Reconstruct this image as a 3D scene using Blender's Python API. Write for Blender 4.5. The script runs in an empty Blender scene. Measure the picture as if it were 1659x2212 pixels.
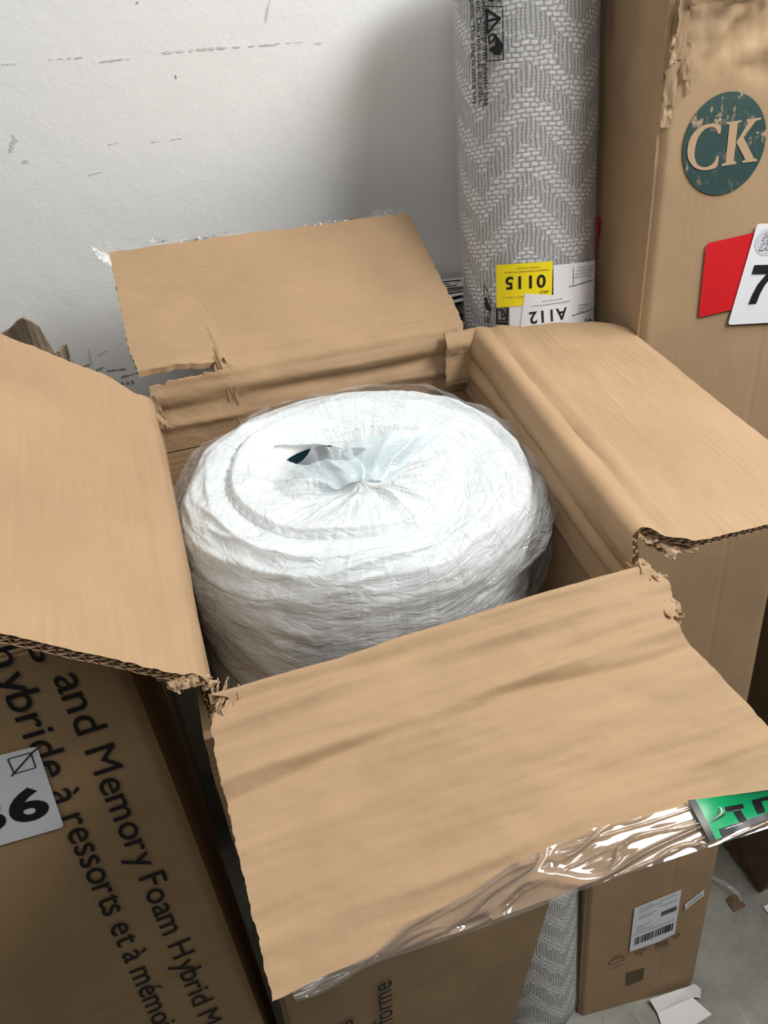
import bpy, math, random
from mathutils import Vector, noise
PI = math.pi
V = Vector
random.seed(7)
scene = bpy.context.scene
col = scene.collection

# ------------------------------------------------------------------ camera
cd = bpy.data.cameras.new('camera')
cd.sensor_fit = 'HORIZONTAL'; cd.sensor_width = 36.0
cd.lens = 36.0 * 1560.0 / 1659.0
cd.clip_start = 0.01; cd.clip_end = 60
cam = bpy.data.objects.new('camera', cd); col.objects.link(cam)
cam.location = (0, 0, 1.53)
cam.rotation_euler = (math.radians(90 - 40.6), 0, math.radians(-21.5))
scene.camera = cam

# ------------------------------------------------------------------ light
w = bpy.data.worlds.new('world'); scene.world = w; w.use_nodes = True
w.node_tree.nodes['Background'].inputs[0].default_value = (1.0, 0.99, 0.95, 1)
w.node_tree.nodes['Background'].inputs[1].default_value = 0.115


def area(name, loc, target, sx, sy, power, colr=(1, 1, 1)):
    ld = bpy.data.lights.new(name, 'AREA'); ld.shape = 'RECTANGLE'
    ld.size = sx; ld.size_y = sy; ld.energy = power; ld.color = colr
    o = bpy.data.objects.new(name, ld); col.objects.link(o)
    o.location = loc
    o.rotation_euler = (V(target) - V(loc)).to_track_quat('-Z', 'Y').to_euler()
    return o


area('ceiling_lamp', (1.12, 0.16, 2.40), (0.3, 0.50, 1.0), 1.1, 0.4, 31, (1.0, 0.985, 0.955))
area('ceiling_lamp', (-0.40, -0.05, 2.40), (-0.05, 0.6, 1.2), 1.1, 0.4, 5.5, (1.0, 0.985, 0.96))
area('ceiling_lamp', (2.4, -0.5, 2.40), (0.5, 0.5, 0.7), 1.1, 0.4, 7, (1.0, 0.985, 0.955))

vs = scene.view_settings
vs.view_transform = 'Standard'; vs.look = 'None'; vs.gamma = 1.0
vs.use_curve_mapping = False; vs.exposure = 0.0
scene.cycles.transparent_max_bounces = 24
scene.cycles.max_bounces = 10


# ------------------------------------------------------------------ helpers
def fbm(p, oct=4, h=0.55):
    a, s, f = 1.0, 0.0, 1.0
    for _ in range(oct):
        s += a * noise.noise(p * f); a *= h; f *= 2.03
    return s


def ridge(p, oct=3):
    a, s, f = 1.0, 0.0, 1.0
    for _ in range(oct):
        s += a * (1 - 2.2 * abs(noise.noise(p * f))); a *= .5; f *= 2.1
    return s


def gauss(x, c, wd):
    return math.exp(-((x - c) / wd) ** 2)


def sm(a, b, x):
    t = max(0.0, min(1.0, (x - a) / (b - a))); return t * t * (3 - 2 * t)


def link(name, verts, faces, mat, parent=None, smooth=True, uvs=None):
    me = bpy.data.meshes.new(name)
    me.from_pydata([tuple(v) for v in verts], [], faces)
    if smooth:
        me.polygons.foreach_set('use_smooth', [True] * len(me.polygons))
    if uvs:
        lay = me.uv_layers.new(name='UVMap')
        flat = []
        for lp in me.loops:
            flat += uvs[lp.vertex_index]
        lay.data.foreach_set('uv', flat)
    if mat: me.materials.append(mat)
    me.update()
    o = bpy.data.objects.new(name, me); col.objects.link(o)
    if parent:
        o.parent = parent
        o.matrix_parent_inverse = parent.matrix_world.inverted()
    return o


def thing(name, label, cat, loc, group=None):
    o = bpy.data.objects.new(name, None); col.objects.link(o)
    o.empty_display_size = .05
    o.location = loc; o['label'] = label; o['category'] = cat
    if group: o['group'] = group
    from mathutils import Matrix
    o.matrix_world = Matrix.Translation(V(loc))
    return o


def tag(o, label, cat):
    o['label'] = label; o['category'] = cat; return o


def sheet(name, S, nu, nv, th, mat, parent=None, usize=1, vsize=1, flip=False, open_edges=()):
    """slab following the surface S(u, v): upper liner, lower liner and rim"""
    P = [[V(S(i / nu, j / nv)) for j in range(nv + 1)] for i in range(nu + 1)]
    verts, uvs, faces = [], [], []
    N = [[None] * (nv + 1) for _ in range(nu + 1)]
    for i in range(nu + 1):
        for j in range(nv + 1):
            du = P[min(i + 1, nu)][j] - P[max(i - 1, 0)][j]
            dv = P[i][min(j + 1, nv)] - P[i][max(j - 1, 0)]
            n = du.cross(dv)
            if n.length < 1e-12: n = V((0, 0, 1))
            n.normalize()
            N[i][j] = -n if flip else n
    st = nv + 1
    for i in range(nu + 1):
        for j in range(nv + 1):
            verts.append(P[i][j]); uvs.append((i / nu * usize, j / nv * vsize))
    for i in range(nu):
        for j in range(nv):
            a = i * st + j
            q = (a, a + st, a + st + 1, a + 1)
            faces.append(q[::-1] if flip else q)
    if th > 0:
        off = len(verts)
        for i in range(nu + 1):
            for j in range(nv + 1):
                verts.append(P[i][j] - N[i][j] * th); uvs.append((i / nu * usize, j / nv * vsize))
        for i in range(nu):
            for j in range(nv):
                a = off + i * st + j
                q = (a, a + 1, a + st + 1, a + st)
                faces.append(q[::-1] if flip else q)

        def rim(idx, rev, inset=None):
            # separate verts so that the rim keeps a hard edge
            b = len(verts)
            for k in idx:
                verts.append(verts[k].copy()); uvs.append(uvs[k])
                verts.append(verts[k + off].copy()); uvs.append(uvs[k])
            for k in range(len(idx) - 1):
                q = (b + 2 * k, b + 2 * k + 2, b + 2 * k + 3, b + 2 * k + 1)
                faces.append(q if (rev == flip) else q[::-1])
        ins_u = max(1, int(round(.007 / max(usize, 1e-6) * nu)))
        ins_v = max(1, int(round(.007 / max(vsize, 1e-6) * nv)))
        rim([(ins_u if 'u0' in open_edges else 0) * st + j for j in range(nv + 1)], True)
        rim([(nu - (ins_u if 'u1' in open_edges else 0)) * st + j for j in range(nv + 1)], False)
        rim([i * st + (ins_v if 'v0' in open_edges else 0) for i in range(nu + 1)], False)
        rim([i * st + nv - (ins_v if 'v1' in open_edges else 0) for i in range(nu + 1)], True)
    o = link(name, verts, faces, mat, parent, True, uvs)
    return o, P, N


def flutes(name, P, N, edge, th, mat, parent, inset, period=.0085):
    """corrugation ribbons and middle liner seen in the cut edge of a double-wall board"""
    nu = len(P) - 1; nv = len(P[0]) - 1
    if edge == 'u0':
        path = [(P[0][j], N[0][j], P[min(4, nu)][j]) for j in range(nv + 1)]
    elif edge == 'u1':
        path = [(P[nu][j], N[nu][j], P[nu - 4][j]) for j in range(nv + 1)]
    elif edge == 'v1':
        path = [(P[i][nv], N[i][nv], P[i][nv - 4]) for i in range(nu + 1)]
    L = [0.0]
    for k in range(1, len(path)): L.append(L[-1] + (path[k][0] - path[k - 1][0]).length)
    tot = L[-1]
    verts, faces = [], []

    def at(s):
        for k in range(1, len(L)):
            if L[k] >= s: break
        t = (s - L[k - 1]) / max(L[k] - L[k - 1], 1e-9)
        a, b = path[k - 1], path[k]
        return a[0].lerp(b[0], t), a[1].lerp(b[1], t), a[2].lerp(b[2], t)
    n = int(tot / period * 8)
    for lay in (0, 1):
        b = len(verts)
        per = period * (1 if lay == 0 else .72)
        for k in range(n + 1):
            s = tot * k / n
            p, nn, inn = at(s)
            d = (inn - p); d.normalize()
            o = (.5 - .5 * math.cos(2 * PI * s / per + lay)) * .82 + .09
            # crushed unevenly
            o = o * (1 + .25 * noise.noise(V((s * 60, lay * 7, 3))))
            z = -th * (.5 * lay + .5 * min(.97, max(.03, o)))
            verts.append(p + nn * z); verts.append(p + nn * z + d * inset)
        for k in range(n):
            faces.append((b + 2 * k, b + 2 * k + 2, b + 2 * k + 3, b + 2 * k + 1))
    b = len(verts)
    for k in range(n + 1):
        p, nn, inn = at(tot * k / n); d = (inn - p); d.normalize()
        verts.append(p - nn * th * .5 + d * .0005); verts.append(p - nn * th * .5 + d * inset)
    for k in range(n):
        faces.append((b + 2 * k, b + 2 * k + 2, b + 2 * k + 3, b + 2 * k + 1))
    return link(name, verts, faces, mat, parent, True)


# ---- text and flat print
_fonts = {}


def text_mesh(body, bold=0.0, space=1.0, shear=0.0):
    """2D verts and faces of a line of text, cap height about 0.7, starting at x=0"""
    cu = bpy.data.curves.new('t', 'FONT'); cu.body = body
    cu.size = 1.0; cu.offset = bold; cu.space_character = space; cu.shear = shear
    cu.resolution_u = 5; cu.fill_mode = 'FRONT'
    o = bpy.data.objects.new('t', cu); col.objects.link(o)
    dg = bpy.context.evaluated_depsgraph_get(); dg.update()
    ev = o.evaluated_get(dg); me = ev.to_mesh()
    vs_ = [(v.co.x, v.co.y) for v in me.vertices]
    fs = [tuple(p.vertices) for p in me.polygons]
    ev.to_mesh_clear(); bpy.data.objects.remove(o); bpy.data.curves.remove(cu)
    return vs_, fs


def print_text(name, body, fn, mat, parent, width=None, height=None, bold=0.0, space=1.0, shear=0.0, fit=None):
    """fn(x, y) -> 3D point; text is scaled to width (and height = its cap height)"""
    vs_, fs = text_mesh(body, bold, space, shear)
    xs = [v[0] for v in vs_]; ys = [v[1] for v in vs_]
    x0, x1 = min(xs), max(xs)
    sx = width / (x1 - x0) if width else height / .727
    sy = height / .727 if height else sx
    return link(name, [fn((x - x0) * sx, y * sy) for x, y in vs_], fs, mat, parent, False)


def poly(name, pts, fn, mat, parent, th=0.0):
    """flat polygon print or paper (fan filled through tessellation)"""
    from mathutils.geometry import tessellate_polygon
    tri = tessellate_polygon([[V((x, y, 0)) for x, y in pts]])
    a = sum(pts[i][0] * pts[(i + 1) % len(pts)][1] - pts[(i + 1) % len(pts)][0] * pts[i][1] for i in range(len(pts)))
    verts = [fn(x, y) for x, y in pts]
    fs = []
    for t in tri:
        (ax_, ay_), (bx_, by_), (cx_, cy_) = [pts[k] for k in t]
        fs.append(t if (bx_ - ax_) * (cy_ - ay_) - (cx_ - ax_) * (by_ - ay_) > 0 else t[::-1])
    return link(name, verts, fs, mat, parent, False)


def round_poly(pts, r=.004, k=4):
    out = []; n = len(pts)
    for i in range(n):
        a, b, c = V(pts[i - 1]), V(pts[i]), V(pts[(i + 1) % n])
        d1 = (a - b); d2 = (c - b)
        q1 = b + d1.normalized() * min(r, d1.length * .4); q2 = b + d2.normalized() * min(r, d2.length * .4)
        for t in range(k + 1):
            t /= k
            p = q1 * (1 - t) ** 2 + b * 2 * t * (1 - t) + q2 * t * t
            out.append((p.x, p.y))
    return out


# ------------------------------------------------------------------ materials
class NT:
    def __init__(s, name):
        s.m = bpy.data.materials.new(name); s.m.use_nodes = True
        s.t = s.m.node_tree; s.n = s.t.nodes; s.l = s.t.links
        s.b = s.n['Principled BSDF']; s.out = s.n['Material Output']

    def add(s, typ, **kw):
        nd = s.n.new(typ)
        for k, v in kw.items():
            if k.startswith('in_'):
                key = k[3:]
                key = int(key) if key.isdigit() else key
                nd.inputs[key].default_value = v
            else: setattr(nd, k, v)
        return nd

    def ln(s, a, b): s.l.new(a, b)

    def math(s, op, a, b=None, c=None, clamp=False):
        nd = s.n.new('ShaderNodeMath'); nd.operation = op; nd.use_clamp = clamp
        for i, x in enumerate((a, b, c)):
            if x is None: continue
            if isinstance(x, (int, float)): nd.inputs[i].default_value = x
            else: s.l.new(x, nd.inputs[i])
        return nd.outputs[0]

    def noise(s, vec, scale, detail=3, rough=.55, dist=0.0):
        nd = s.add('ShaderNodeTexNoise'); nd.inputs['Scale'].default_value = scale
        nd.inputs['Detail'].default_value = detail; nd.inputs['Roughness'].default_value = rough
        nd.inputs['Distortion'].default_value = dist
        if vec is not None: s.l.new(vec, nd.inputs['Vector'])
        return nd.outputs['Fac']

    def map(s, vec, sc):
        nd = s.add('ShaderNodeMapping'); nd.inputs['Scale'].default_value = sc
        s.l.new(vec, nd.inputs['Vector']); return nd.outputs[0]

    def ramp(s, fac, p0, p1, c0=(0, 0, 0, 1), c1=(1, 1, 1, 1)):
        nd = s.add('ShaderNodeValToRGB'); e = nd.color_ramp.elements
        e[0].position = p0; e[1].position = p1; e[0].color = c0; e[1].color = c1
        s.l.new(fac, nd.inputs[0]); return nd.outputs[0]

    def mix(s, fac, a, b, blend='MIX'):
        nd = s.add('ShaderNodeMix', data_type='RGBA', blend_type=blend)
        for key, x in ((0, fac), (6, a), (7, b)):
            if isinstance(x, (int, float, tuple)): nd.inputs[key].default_value = x
            else: s.l.new(x, nd.inputs[key])
        return nd.outputs[2]

    def bump(s, h, strength, dist=.001):
        nd = s.add('ShaderNodeBump'); nd.inputs['Strength'].default_value = strength
        nd.inputs['Distance'].default_value = dist
        s.l.new(h, nd.inputs['Height']); s.l.new(nd.outputs[0], s.b.inputs['Normal'])
        return nd


def rgba(c): return (c[0], c[1], c[2], 1)


def cardboard(name, c=(.50, .335, .205), flute=1, period=.0078, depth=.5, stain=.5, streak=.28):
    m = NT(name)
    uv = m.add('ShaderNodeTexCoord').outputs['UV']
    sx = m.add('ShaderNodeSeparateXYZ'); m.ln(uv, sx.inputs[0])
    t = sx.outputs[flute]
    big = m.noise(uv, 9, 3)
    fib = m.noise(uv, 420, 2, .6)
    st = m.noise(m.map(uv, (12, 260, 1) if flute == 1 else (260, 12, 1)), 1.0, 3)
    wob = m.math('MULTIPLY', m.noise(uv, 14, 2), .004)
    wave = m.math('SINE', m.math('MULTIPLY', m.math('ADD', t, wob), 2 * PI / period))
    amp = m.math('MULTIPLY', wave, m.ramp(m.noise(m.map(uv, (9, 25, 1) if flute == 1 else (25, 9, 1)), 1, 2), .42, .68))
    dark = tuple(x * .90 for x in c); lite = tuple(min(1, x * 1.08) for x in c)
    a = m.mix(m.ramp(big, .3, .7), rgba(dark), rgba(lite))
    a = m.mix(m.math('MULTIPLY', m.ramp(st, .35, .75), streak), a, rgba((c[0] * .84, c[1] * .82, c[2] * .78)))
    a = m.mix(m.math('MULTIPLY', m.math('ADD', amp, 1), .055), a, rgba(tuple(x * .62 for x in c)))
    spd = m.ramp(m.noise(uv, 900, 1), .70, .76)
    spl = m.ramp(m.noise(m.map(uv, (1, 1.3, 1)), 620, 1), .745, .79)
    a = m.mix(m.math('MULTIPLY', spd, .34), a, (.12, .075, .04, 1))
    a = m.mix(m.math('MULTIPLY', spl, .45), a, (.75, .6, .43, 1))
    sc = m.ramp(m.noise(m.map(uv, (3, 3, 1)), 5, 6, .7), .66, .80)
    a = m.mix(m.math('MULTIPLY', sc, .35 * stain), a, (.68, .55, .38, 1))
    m.ln(a, m.b.inputs['Base Color'])
    m.b.inputs['Roughness'].default_value = .72
    m.b.inputs['Specular IOR Level'].default_value = .25
    h = m.math('ADD', m.math('MULTIPLY', amp, .5), m.math('MULTIPLY', fib, .5))
    h = m.math('ADD', h, m.math('MULTIPLY', m.noise(uv, 40, 4), 1.6))
    m.bump(h, depth, .0007)
    return m.m


def plain(name, c, rough=.6, spec=.4, metal=0):
    m = NT(name); m.b.inputs['Base Color'].default_value = rgba(c)
    m.b.inputs['Roughness'].default_value = rough; m.b.inputs['Specular IOR Level'].default_value = spec
    co = m.add('ShaderNodeTexCoord').outputs['Object']
    v = m.noise(co, 60, 3)
    a = m.mix(m.math('MULTIPLY', v, .22), rgba(c), rgba(tuple(x * .75 for x in c)))
    m.ln(a, m.b.inputs['Base Color'])
    return m.m


def film(name, tint=(.9, .92, .93), milk=.3, vary=.3, rough=.13, bstr=.5, trans=(1, 1, 1), spec=.6, stretch=(16, 70), slant=22.0, thr=(.35, .75)):
    """thin plastic: partly clear, partly milky, with glossy drawn-out creases"""
    m = NT(name)
    tc = m.add('ShaderNodeTexCoord')
    co, uv = tc.outputs['Object'], tc.outputs['UV']
    n1 = m.noise(co, 16, 3, .55, .5)
    cr = m.noise(m.map(uv, (stretch[0], stretch[1], 1)), 1.0, 3, .55, .9)
    rd = m.math('MULTIPLY', m.math('ABSOLUTE', m.math('SUBTRACT', cr, .5)), -4)
    mp = m.add('ShaderNodeMapping'); mp.inputs['Scale'].default_value = (stretch[1] * .8, stretch[0] * .7, 1)
    mp.inputs['Rotation'].default_value = (0, 0, math.radians(slant)); m.ln(uv, mp.inputs['Vector'])
    cr2 = m.noise(mp.outputs[0], 1.0, 2, .5, .7)
    rd2 = m.math('MULTIPLY', m.math('ABSOLUTE', m.math('SUBTRACT', cr2, .5)), -2.5)
    m.bump(m.math('ADD', rd, rd2), bstr, .003)
    m.b.inputs['Base Color'].default_value = rgba(tint)
    m.b.inputs['Roughness'].default_value = rough
    m.b.inputs['Specular IOR Level'].default_value = spec
    tr = m.add('ShaderNodeBsdfTransparent'); tr.inputs[0].default_value = rgba(trans)
    mx = m.add('ShaderNodeMixShader')
    fac = m.math('MULTIPLY_ADD', m.ramp(n1, *thr), vary, milk)
    m.ln(fac, mx.inputs[0]); m.ln(tr.outputs[0], mx.inputs[1]); m.ln(m.b.outputs[0], mx.inputs[2])
    m.ln(mx.outputs[0], m.out.inputs[0])
    return m.m


def clear_tape(name, milk=.06, rough=.06):
    """clear adhesive tape: see-through with a hard gloss"""
    m = NT(name)
    co = m.add('ShaderNodeTexCoord').outputs['Object']
    m.n.remove(m.b)
    gl = m.add('ShaderNodeBsdfGlossy'); gl.inputs['Roughness'].default_value = rough
    gl.inputs[0].default_value = (1, 1, 1, 1)
    df = m.add('ShaderNodeBsdfDiffuse'); df.inputs[0].default_value = (.8, .8, .8, 1)
    tr = m.add('ShaderNodeBsdfTransparent'); tr.inputs[0].default_value = (.97, .965, .95, 1)
    fr = m.add('ShaderNodeFresnel'); fr.inputs[0].default_value = 1.5
    bp = m.add('ShaderNodeBump'); bp.inputs['Strength'].default_value = .06; bp.inputs['Distance'].default_value = .002
    m.ln(m.noise(co, 22, 2, .5, .8), bp.inputs['Height'])
    for nd in (gl, df, fr): m.ln(bp.outputs[0], nd.inputs['Normal'])
    a = m.add('ShaderNodeMixShader'); a.inputs[0].default_value = milk
    m.ln(tr.outputs[0], a.inputs[1]); m.ln(df.outputs[0], a.inputs[2])
    b = m.add('ShaderNodeMixShader')
    m.ln(m.math('MULTIPLY_ADD', fr.outputs[0], 1.0, .02), b.inputs[0])
    m.ln(a.outputs[0], b.inputs[1]); m.ln(gl.outputs[0], b.inputs[2])
    m.ln(b.outputs[0], m.out.inputs[0])
    return m.m


KRAFT = (.435, .290, .168)
M_kraft = cardboard('kraft_board', KRAFT, 1)
M_kraft_in = cardboard('kraft_board_inner', (.40, .268, .152), 1)
M_tall = cardboard('kraft_tall_box', (.385, .262, .152), 0, .009, .15, .4, .10)
M_left = cardboard('kraft_printed_box', (.37, .245, .130), 0, .009, .15, .2, .12)
M_grey_kraft = cardboard('kraft_weathered', (.30, .235, .165), 0, .006, .8, .6)
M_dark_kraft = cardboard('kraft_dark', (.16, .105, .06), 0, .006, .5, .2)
M_core = plain('kraft_core', (.36, .245, .145), .9, .1)
M_torn = plain('kraft_torn_fibre', (.45, .325, .21), .95, .05)
M_ink = plain('black_ink', (.012, .011, .012), .55, .3)
M_white_paper = plain('white_label_paper', (.80, .82, .87), .35, .5)
M_paper = plain('white_paper', (.78, .76, .76), .7, .2)
M_red = plain('red_paper', (.62, .012, .018), .4, .4)
M_yellow = plain('yellow_label', (.90, .74, .012), .5, .3)
M_grey_disc = plain('pale_grey_print', (.62, .63, .69), .4, .4)
M_navy = plain('navy_print', (.03, .03, .09), .4, .4)
M_green = plain('green_tape', (.005, .36, .13), .3, .5)
M_black_border = plain('black_tape_border', (.02, .022, .025), .3, .5)
M_dim_ink = plain('faded_ink', (.16, .105, .065), .7, .2)
M_faint_grey = plain('grey_print', (.30, .31, .34), .6, .3)


def mat_logo():
    m = NT('green_logo_print')
    uv = m.add('ShaderNodeTexCoord').outputs['Object']
    n = m.noise(m.map(uv, (1, 1, .55)), 130, 5, .7, .4)
    zone = m.noise(uv, 22, 2)
    wear = m.math('MULTIPLY', m.ramp(n, .53, .60), m.ramp(zone, .50, .62))
    a = m.mix(wear, (.010, .046, .042, 1), (.40, .285, .185, 1))
    m.ln(a, m.b.inputs['Base Color']); m.b.inputs['Roughness'].default_value = .6
    return m.m


M_logo = mat_logo()


def mat_wall():
    m = NT('painted_wall')
    co = m.add('ShaderNodeTexCoord').outputs['Object']
    big = m.noise(co, 2.2, 3)
    a = m.mix(m.ramp(big, .3, .7), (.89, .905, .895, 1), (.93, .94, .935, 1))
    sp = m.ramp(m.noise(m.map(co, (1, 1, 1.6)), 34, 6, .75), .70, .80)
    a = m.mix(m.math('MULTIPLY', sp, .28), a, (.45, .46, .46, 1))
    m.ln(a, m.b.inputs['Base Color']); m.b.inputs['Roughness'].default_value = .45
    m.b.inputs['Specular IOR Level'].default_value = .35
    h = m.math('ADD', m.noise(co, 260, 3), m.math('MULTIPLY', m.noise(co, 24, 4), 3))
    m.bump(h, .25, .0012)
    return m.m


def mat_floor():
    m = NT('concrete_floor')
    co = m.add('ShaderNodeTexCoord').outputs['Object']
    a = m.mix(m.ramp(m.noise(co, 7, 6, .65), .35, .68), (.15, .145, .12, 1), (.30, .295, .25, 1))
    a = m.mix(m.math('MULTIPLY', m.ramp(m.noise(m.map(co, (30, 5, 1)), 1.2, 5, .7), .58, .70), .5), a, (.42, .41, .37, 1))
    a = m.mix(m.math('MULTIPLY', m.ramp(m.noise(co, 46, 5, .7), .58, .72), .5), a, (.09, .085, .07, 1))
    m.ln(a, m.b.inputs['Base Color']); m.b.inputs['Roughness'].default_value = .5
    m.bump(m.noise(co, 120, 5), .3, .001)
    return m.m


M_wall = mat_wall(); M_floor = mat_floor()
M_scuff = plain('wall_scuff', (.34, .34, .345), .8, .1)
M_scuff_pale = plain('wall_scuff_pale', (.74, .745, .73), .6, .2)


def mat_weave():
    """grey herringbone weave: u around the roll, v along it, both in metres"""
    m = NT('grey_herringbone_weave')
    uv = m.add('ShaderNodeTexCoord').outputs['UV']
    sx = m.add('ShaderNodeSeparateXYZ'); m.ln(uv, sx.inputs[0])
    jit = m.math('MULTIPLY', m.math('SUBTRACT', m.noise(uv, 55, 2), .5), .0060)
    u = m.math('ADD', sx.outputs[0], jit); v = m.math('ADD', sx.outputs[1], jit)
    cu, cv = .0060, .0046            # one yarn cell
    row = m.math('FLOOR', m.math('DIVIDE', v, cv))
    # zigzag bands across the roll
    zz = m.math('PINGPONG', m.math('DIVIDE', u, cu), 9.0)
    zz = m.math('FLOOR', zz)
    ph = m.math('ADD', row, m.math('MULTIPLY', zz, 1.25))
    st = m.math('MODULO', m.math('ADD', ph, 5000.0), 11.0)
    lightband = m.math('LESS_THAN', m.math('ADD', st, m.math('MULTIPLY', m.math('SUBTRACT', m.noise(uv, 38, 3), .5), 8.0)), 5.2)
    # weft floats (light, lying across)
    shift = m.math('MULTIPLY', m.math('MODULO', m.math('ADD', row, 4000.0), 2.0), .5)
    fu = m.math('FRACT', m.math('ADD', m.math('DIVIDE', u, cu * 1.55), shift))
    fv = m.math('FRACT', m.math('DIVIDE', v, cv))
    eu = m.math('SUBTRACT', 1.0, m.math('POWER', m.math('ABSOLUTE', m.math('MULTIPLY_ADD', fu, 2.0, -1.0)), 4.0))
    ev = m.math('SUBTRACT', 1.0, m.math('POWER', m.math('ABSOLUTE', m.math('MULTIPLY_ADD', fv, 2.0, -1.0)), 3.0))
    weft = m.math('MULTIPLY', eu, ev)
    # warp ribs (standing, thin, with dark gaps)
    gu = m.math('FRACT', m.math('DIVIDE', u, cu * .80))
    gv = m.math('FRACT', m.math('DIVIDE', v, cv * .62))
    wu = m.math('SUBTRACT', 1.0, m.math('POWER', m.math('ABSOLUTE', m.math('MULTIPLY_ADD', gu, 2.0, -1.0)), 2.0))
    wv = m.math('SUBTRACT', 1.0, m.math('MULTIPLY', m.math('POWER', m.math('ABSOLUTE', m.math('MULTIPLY_ADD', gv, 2.0, -1.0)), 3.0), .35))
    warp = m.math('MULTIPLY', wu, wv)
    hgt = m.add('ShaderNodeMix', data_type='FLOAT')
    m.ln(lightband, hgt.inputs[0]); m.ln(warp, hgt.inputs[2]); m.ln(weft, hgt.inputs[3])
    h = hgt.outputs[0]
    lc = m.mix(weft, (.20, .198, .195, 1), (.78, .78, .775, 1))
    dc = m.mix(warp, (.09, .09, .09, 1), (.56, .555, .545, 1))
    a = m.mix(lightband, dc, lc)
    var = m.noise(uv, 150, 3)
    a = m.mix(m.math('MULTIPLY', m.ramp(var, .35, .65), .42), a, (.27, .265, .26, 1))
    a = m.mix(m.math('MULTIPLY', m.ramp(m.noise(m.map(uv, (1, .5, 1)), 260, 2), .60, .68), .6), a, (.85, .85, .84, 1))
    m.ln(a, m.b.inputs['Base Color']); m.b.inputs['Roughness'].default_value = .55
    m.bump(h, .7, .0012)
    return m.m


M_weave = mat_weave()
M_wrap = film('clear_roll_wrap', (.78, .80, .83), .12, .10, .22, .25, spec=1.0, stretch=(40, 5), slant=60)
M_tape = clear_tape('clear_packing_tape')
M_fabric = None


def mat_fabric():
    m = NT('white_mattress_fabric')
    co = m.add('ShaderNodeTexCoord').outputs['Object']
    a = m.mix(m.noise(co, 14, 3), (.83, .85, .85, 1), (.90, .90, .885, 1))
    m.ln(a, m.b.inputs['Base Color']); m.b.inputs['Roughness'].default_value = .8
    m.bump(m.noise(co, 300, 2), .15, .001)
    return m.m


M_fabric = mat_fabric()
M_blue = plain('blue_border_fabric', (.03, .22, .46), .7, .2)
M_darkblue = plain('dark_teal_hole_shade', (.006, .026, .038), .7, .2)  # colour carries the shade inside the mattress hole
M_film = film('milky_bag_film', (.86, .91, .935), .62, .22, .16, .45, (.94, .98, 1.0), .6)
M_film_loose = film('clear_bag_film', (.84, .86, .88), .07, .22, .055, 1.1, spec=1.0)
M_film_blue = film('thin_bluish_film', (.78, .86, .90), .42, .25, .12, .3, (.86, .95, .98), .6)

# ------------------------------------------------------------------ room
YW = 0.955


def slab(name, lo, hi, mat):
    x0, y0, z0 = lo; x1, y1, z1 = hi
    v = [(x0, y0, z0), (x1, y0, z0), (x1, y1, z0), (x0, y1, z0), (x0, y0, z1), (x1, y0, z1), (x1, y1, z1), (x0, y1, z1)]
    f = [(0, 3, 2, 1), (4, 5, 6, 7), (0, 1, 5, 4), (1, 2, 6, 5), (2, 3, 7, 6), (3, 0, 4, 7)]
    return link(name, v, f, mat, None, False)


o = slab('floor', (-3, -3, -.1), (4, 1.1, 0), M_floor); o['kind'] = 'structure'; o['label'] = 'worn grey concrete floor'
wall = slab('wall_back', (-3, YW, 0), (4, YW + .12, 3.0), M_wall); wall['kind'] = 'structure'; wall['label'] = 'scuffed white painted wall'

# scuff marks on the wall (thin smears of rubbed paint)


def scuff(x, z, lx, lz, mat, rot=0.0, seed=0):
    rnd = random.Random(seed); n = 14; pts = []
    for k in range(n):
        a = 2 * PI * k / n; r = .55 + .45 * rnd.random()
        px, pz = math.cos(a) * lx * r, math.sin(a) * lz * r
        pts.append((px * math.cos(rot) - pz * math.sin(rot), px * math.sin(rot) + pz * math.cos(rot)))
    return poly('scuff_mark', pts, lambda a, b: V((x + a, YW - .0004 - .00002 * (seed % 40), z + b)), mat, wall)

_k = 0
for (x, z, lx, lz, pale, rot) in [
        (.124, 1.374, .0012, .003, 0, 0), (.097, 1.443, .0018, .001, 0, 0),
        (-.042, 1.396, .010, .0012, 1, 0), (.013, 1.398, .022, .0012, 1, 0), (.064, 1.394, .02, .0012, 1, .05),
        (.139, 1.398, .03, .003, 1, .03), (.165, 1.399, .018, .004, 1, 0), (.205, 1.399, .04, .0018, 1, 0),
        (.25, 1.4, .03, .001, 1, 0), (.292, 1.398, .006, .0014, 1, 0), (.236, 1.432, .004, .011, 1, -.2),
        (.042, 1.313, .007, .0014, 1, .1), (.089, 1.311, .007, .0012, 1, 0), (.113, 1.312, .008, .0012, 1, 0),
        (-.062, 1.322, .006, .009, 1, .3), (-.054, 1.304, .004, .004, 1, 0), (.015, 1.284, .009, .0012, 1, .1),
        (-.060, 1.048, .012, .0035, 0, .1), (-.041, 1.040, .010, .004, 0, .3), (-.020, 1.035, .014, .0028, 0, -.1),
        (-.048, 1.058, .0012, .014, 0, 0), (-.030, 1.063, .008, .0012, 0, .3), (.002, 1.024, .02, .003, 0, .1),
        (-.013, 1.012, .016, .006, 0, 0), (-.07, 1.03, .012, .002, 0, 0), (.03, 1.03, .014, .002, 0, 0)]:
    _k += 1
    rs = random.Random(_k)
    nb = 1 if max(lx, lz) < .004 else 4
    for b in range(nb):            # broken into small separate smears
        f = (b - (nb - 1) / 2) / nb * 1.7
        scuff(x * 1.005 + f * lx * math.cos(rot), 1.53 + (z - 1.53) * 1.005 + f * (lz if lz > lx else lx * math.sin(rot)),
              lx * rs.uniform(.12, .34) if nb > 1 else lx, lz * rs.uniform(.35, .8) if nb > 1 else lz, M_scuff_pale if pale else M_scuff, rot, _k * 7 + b)

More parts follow.
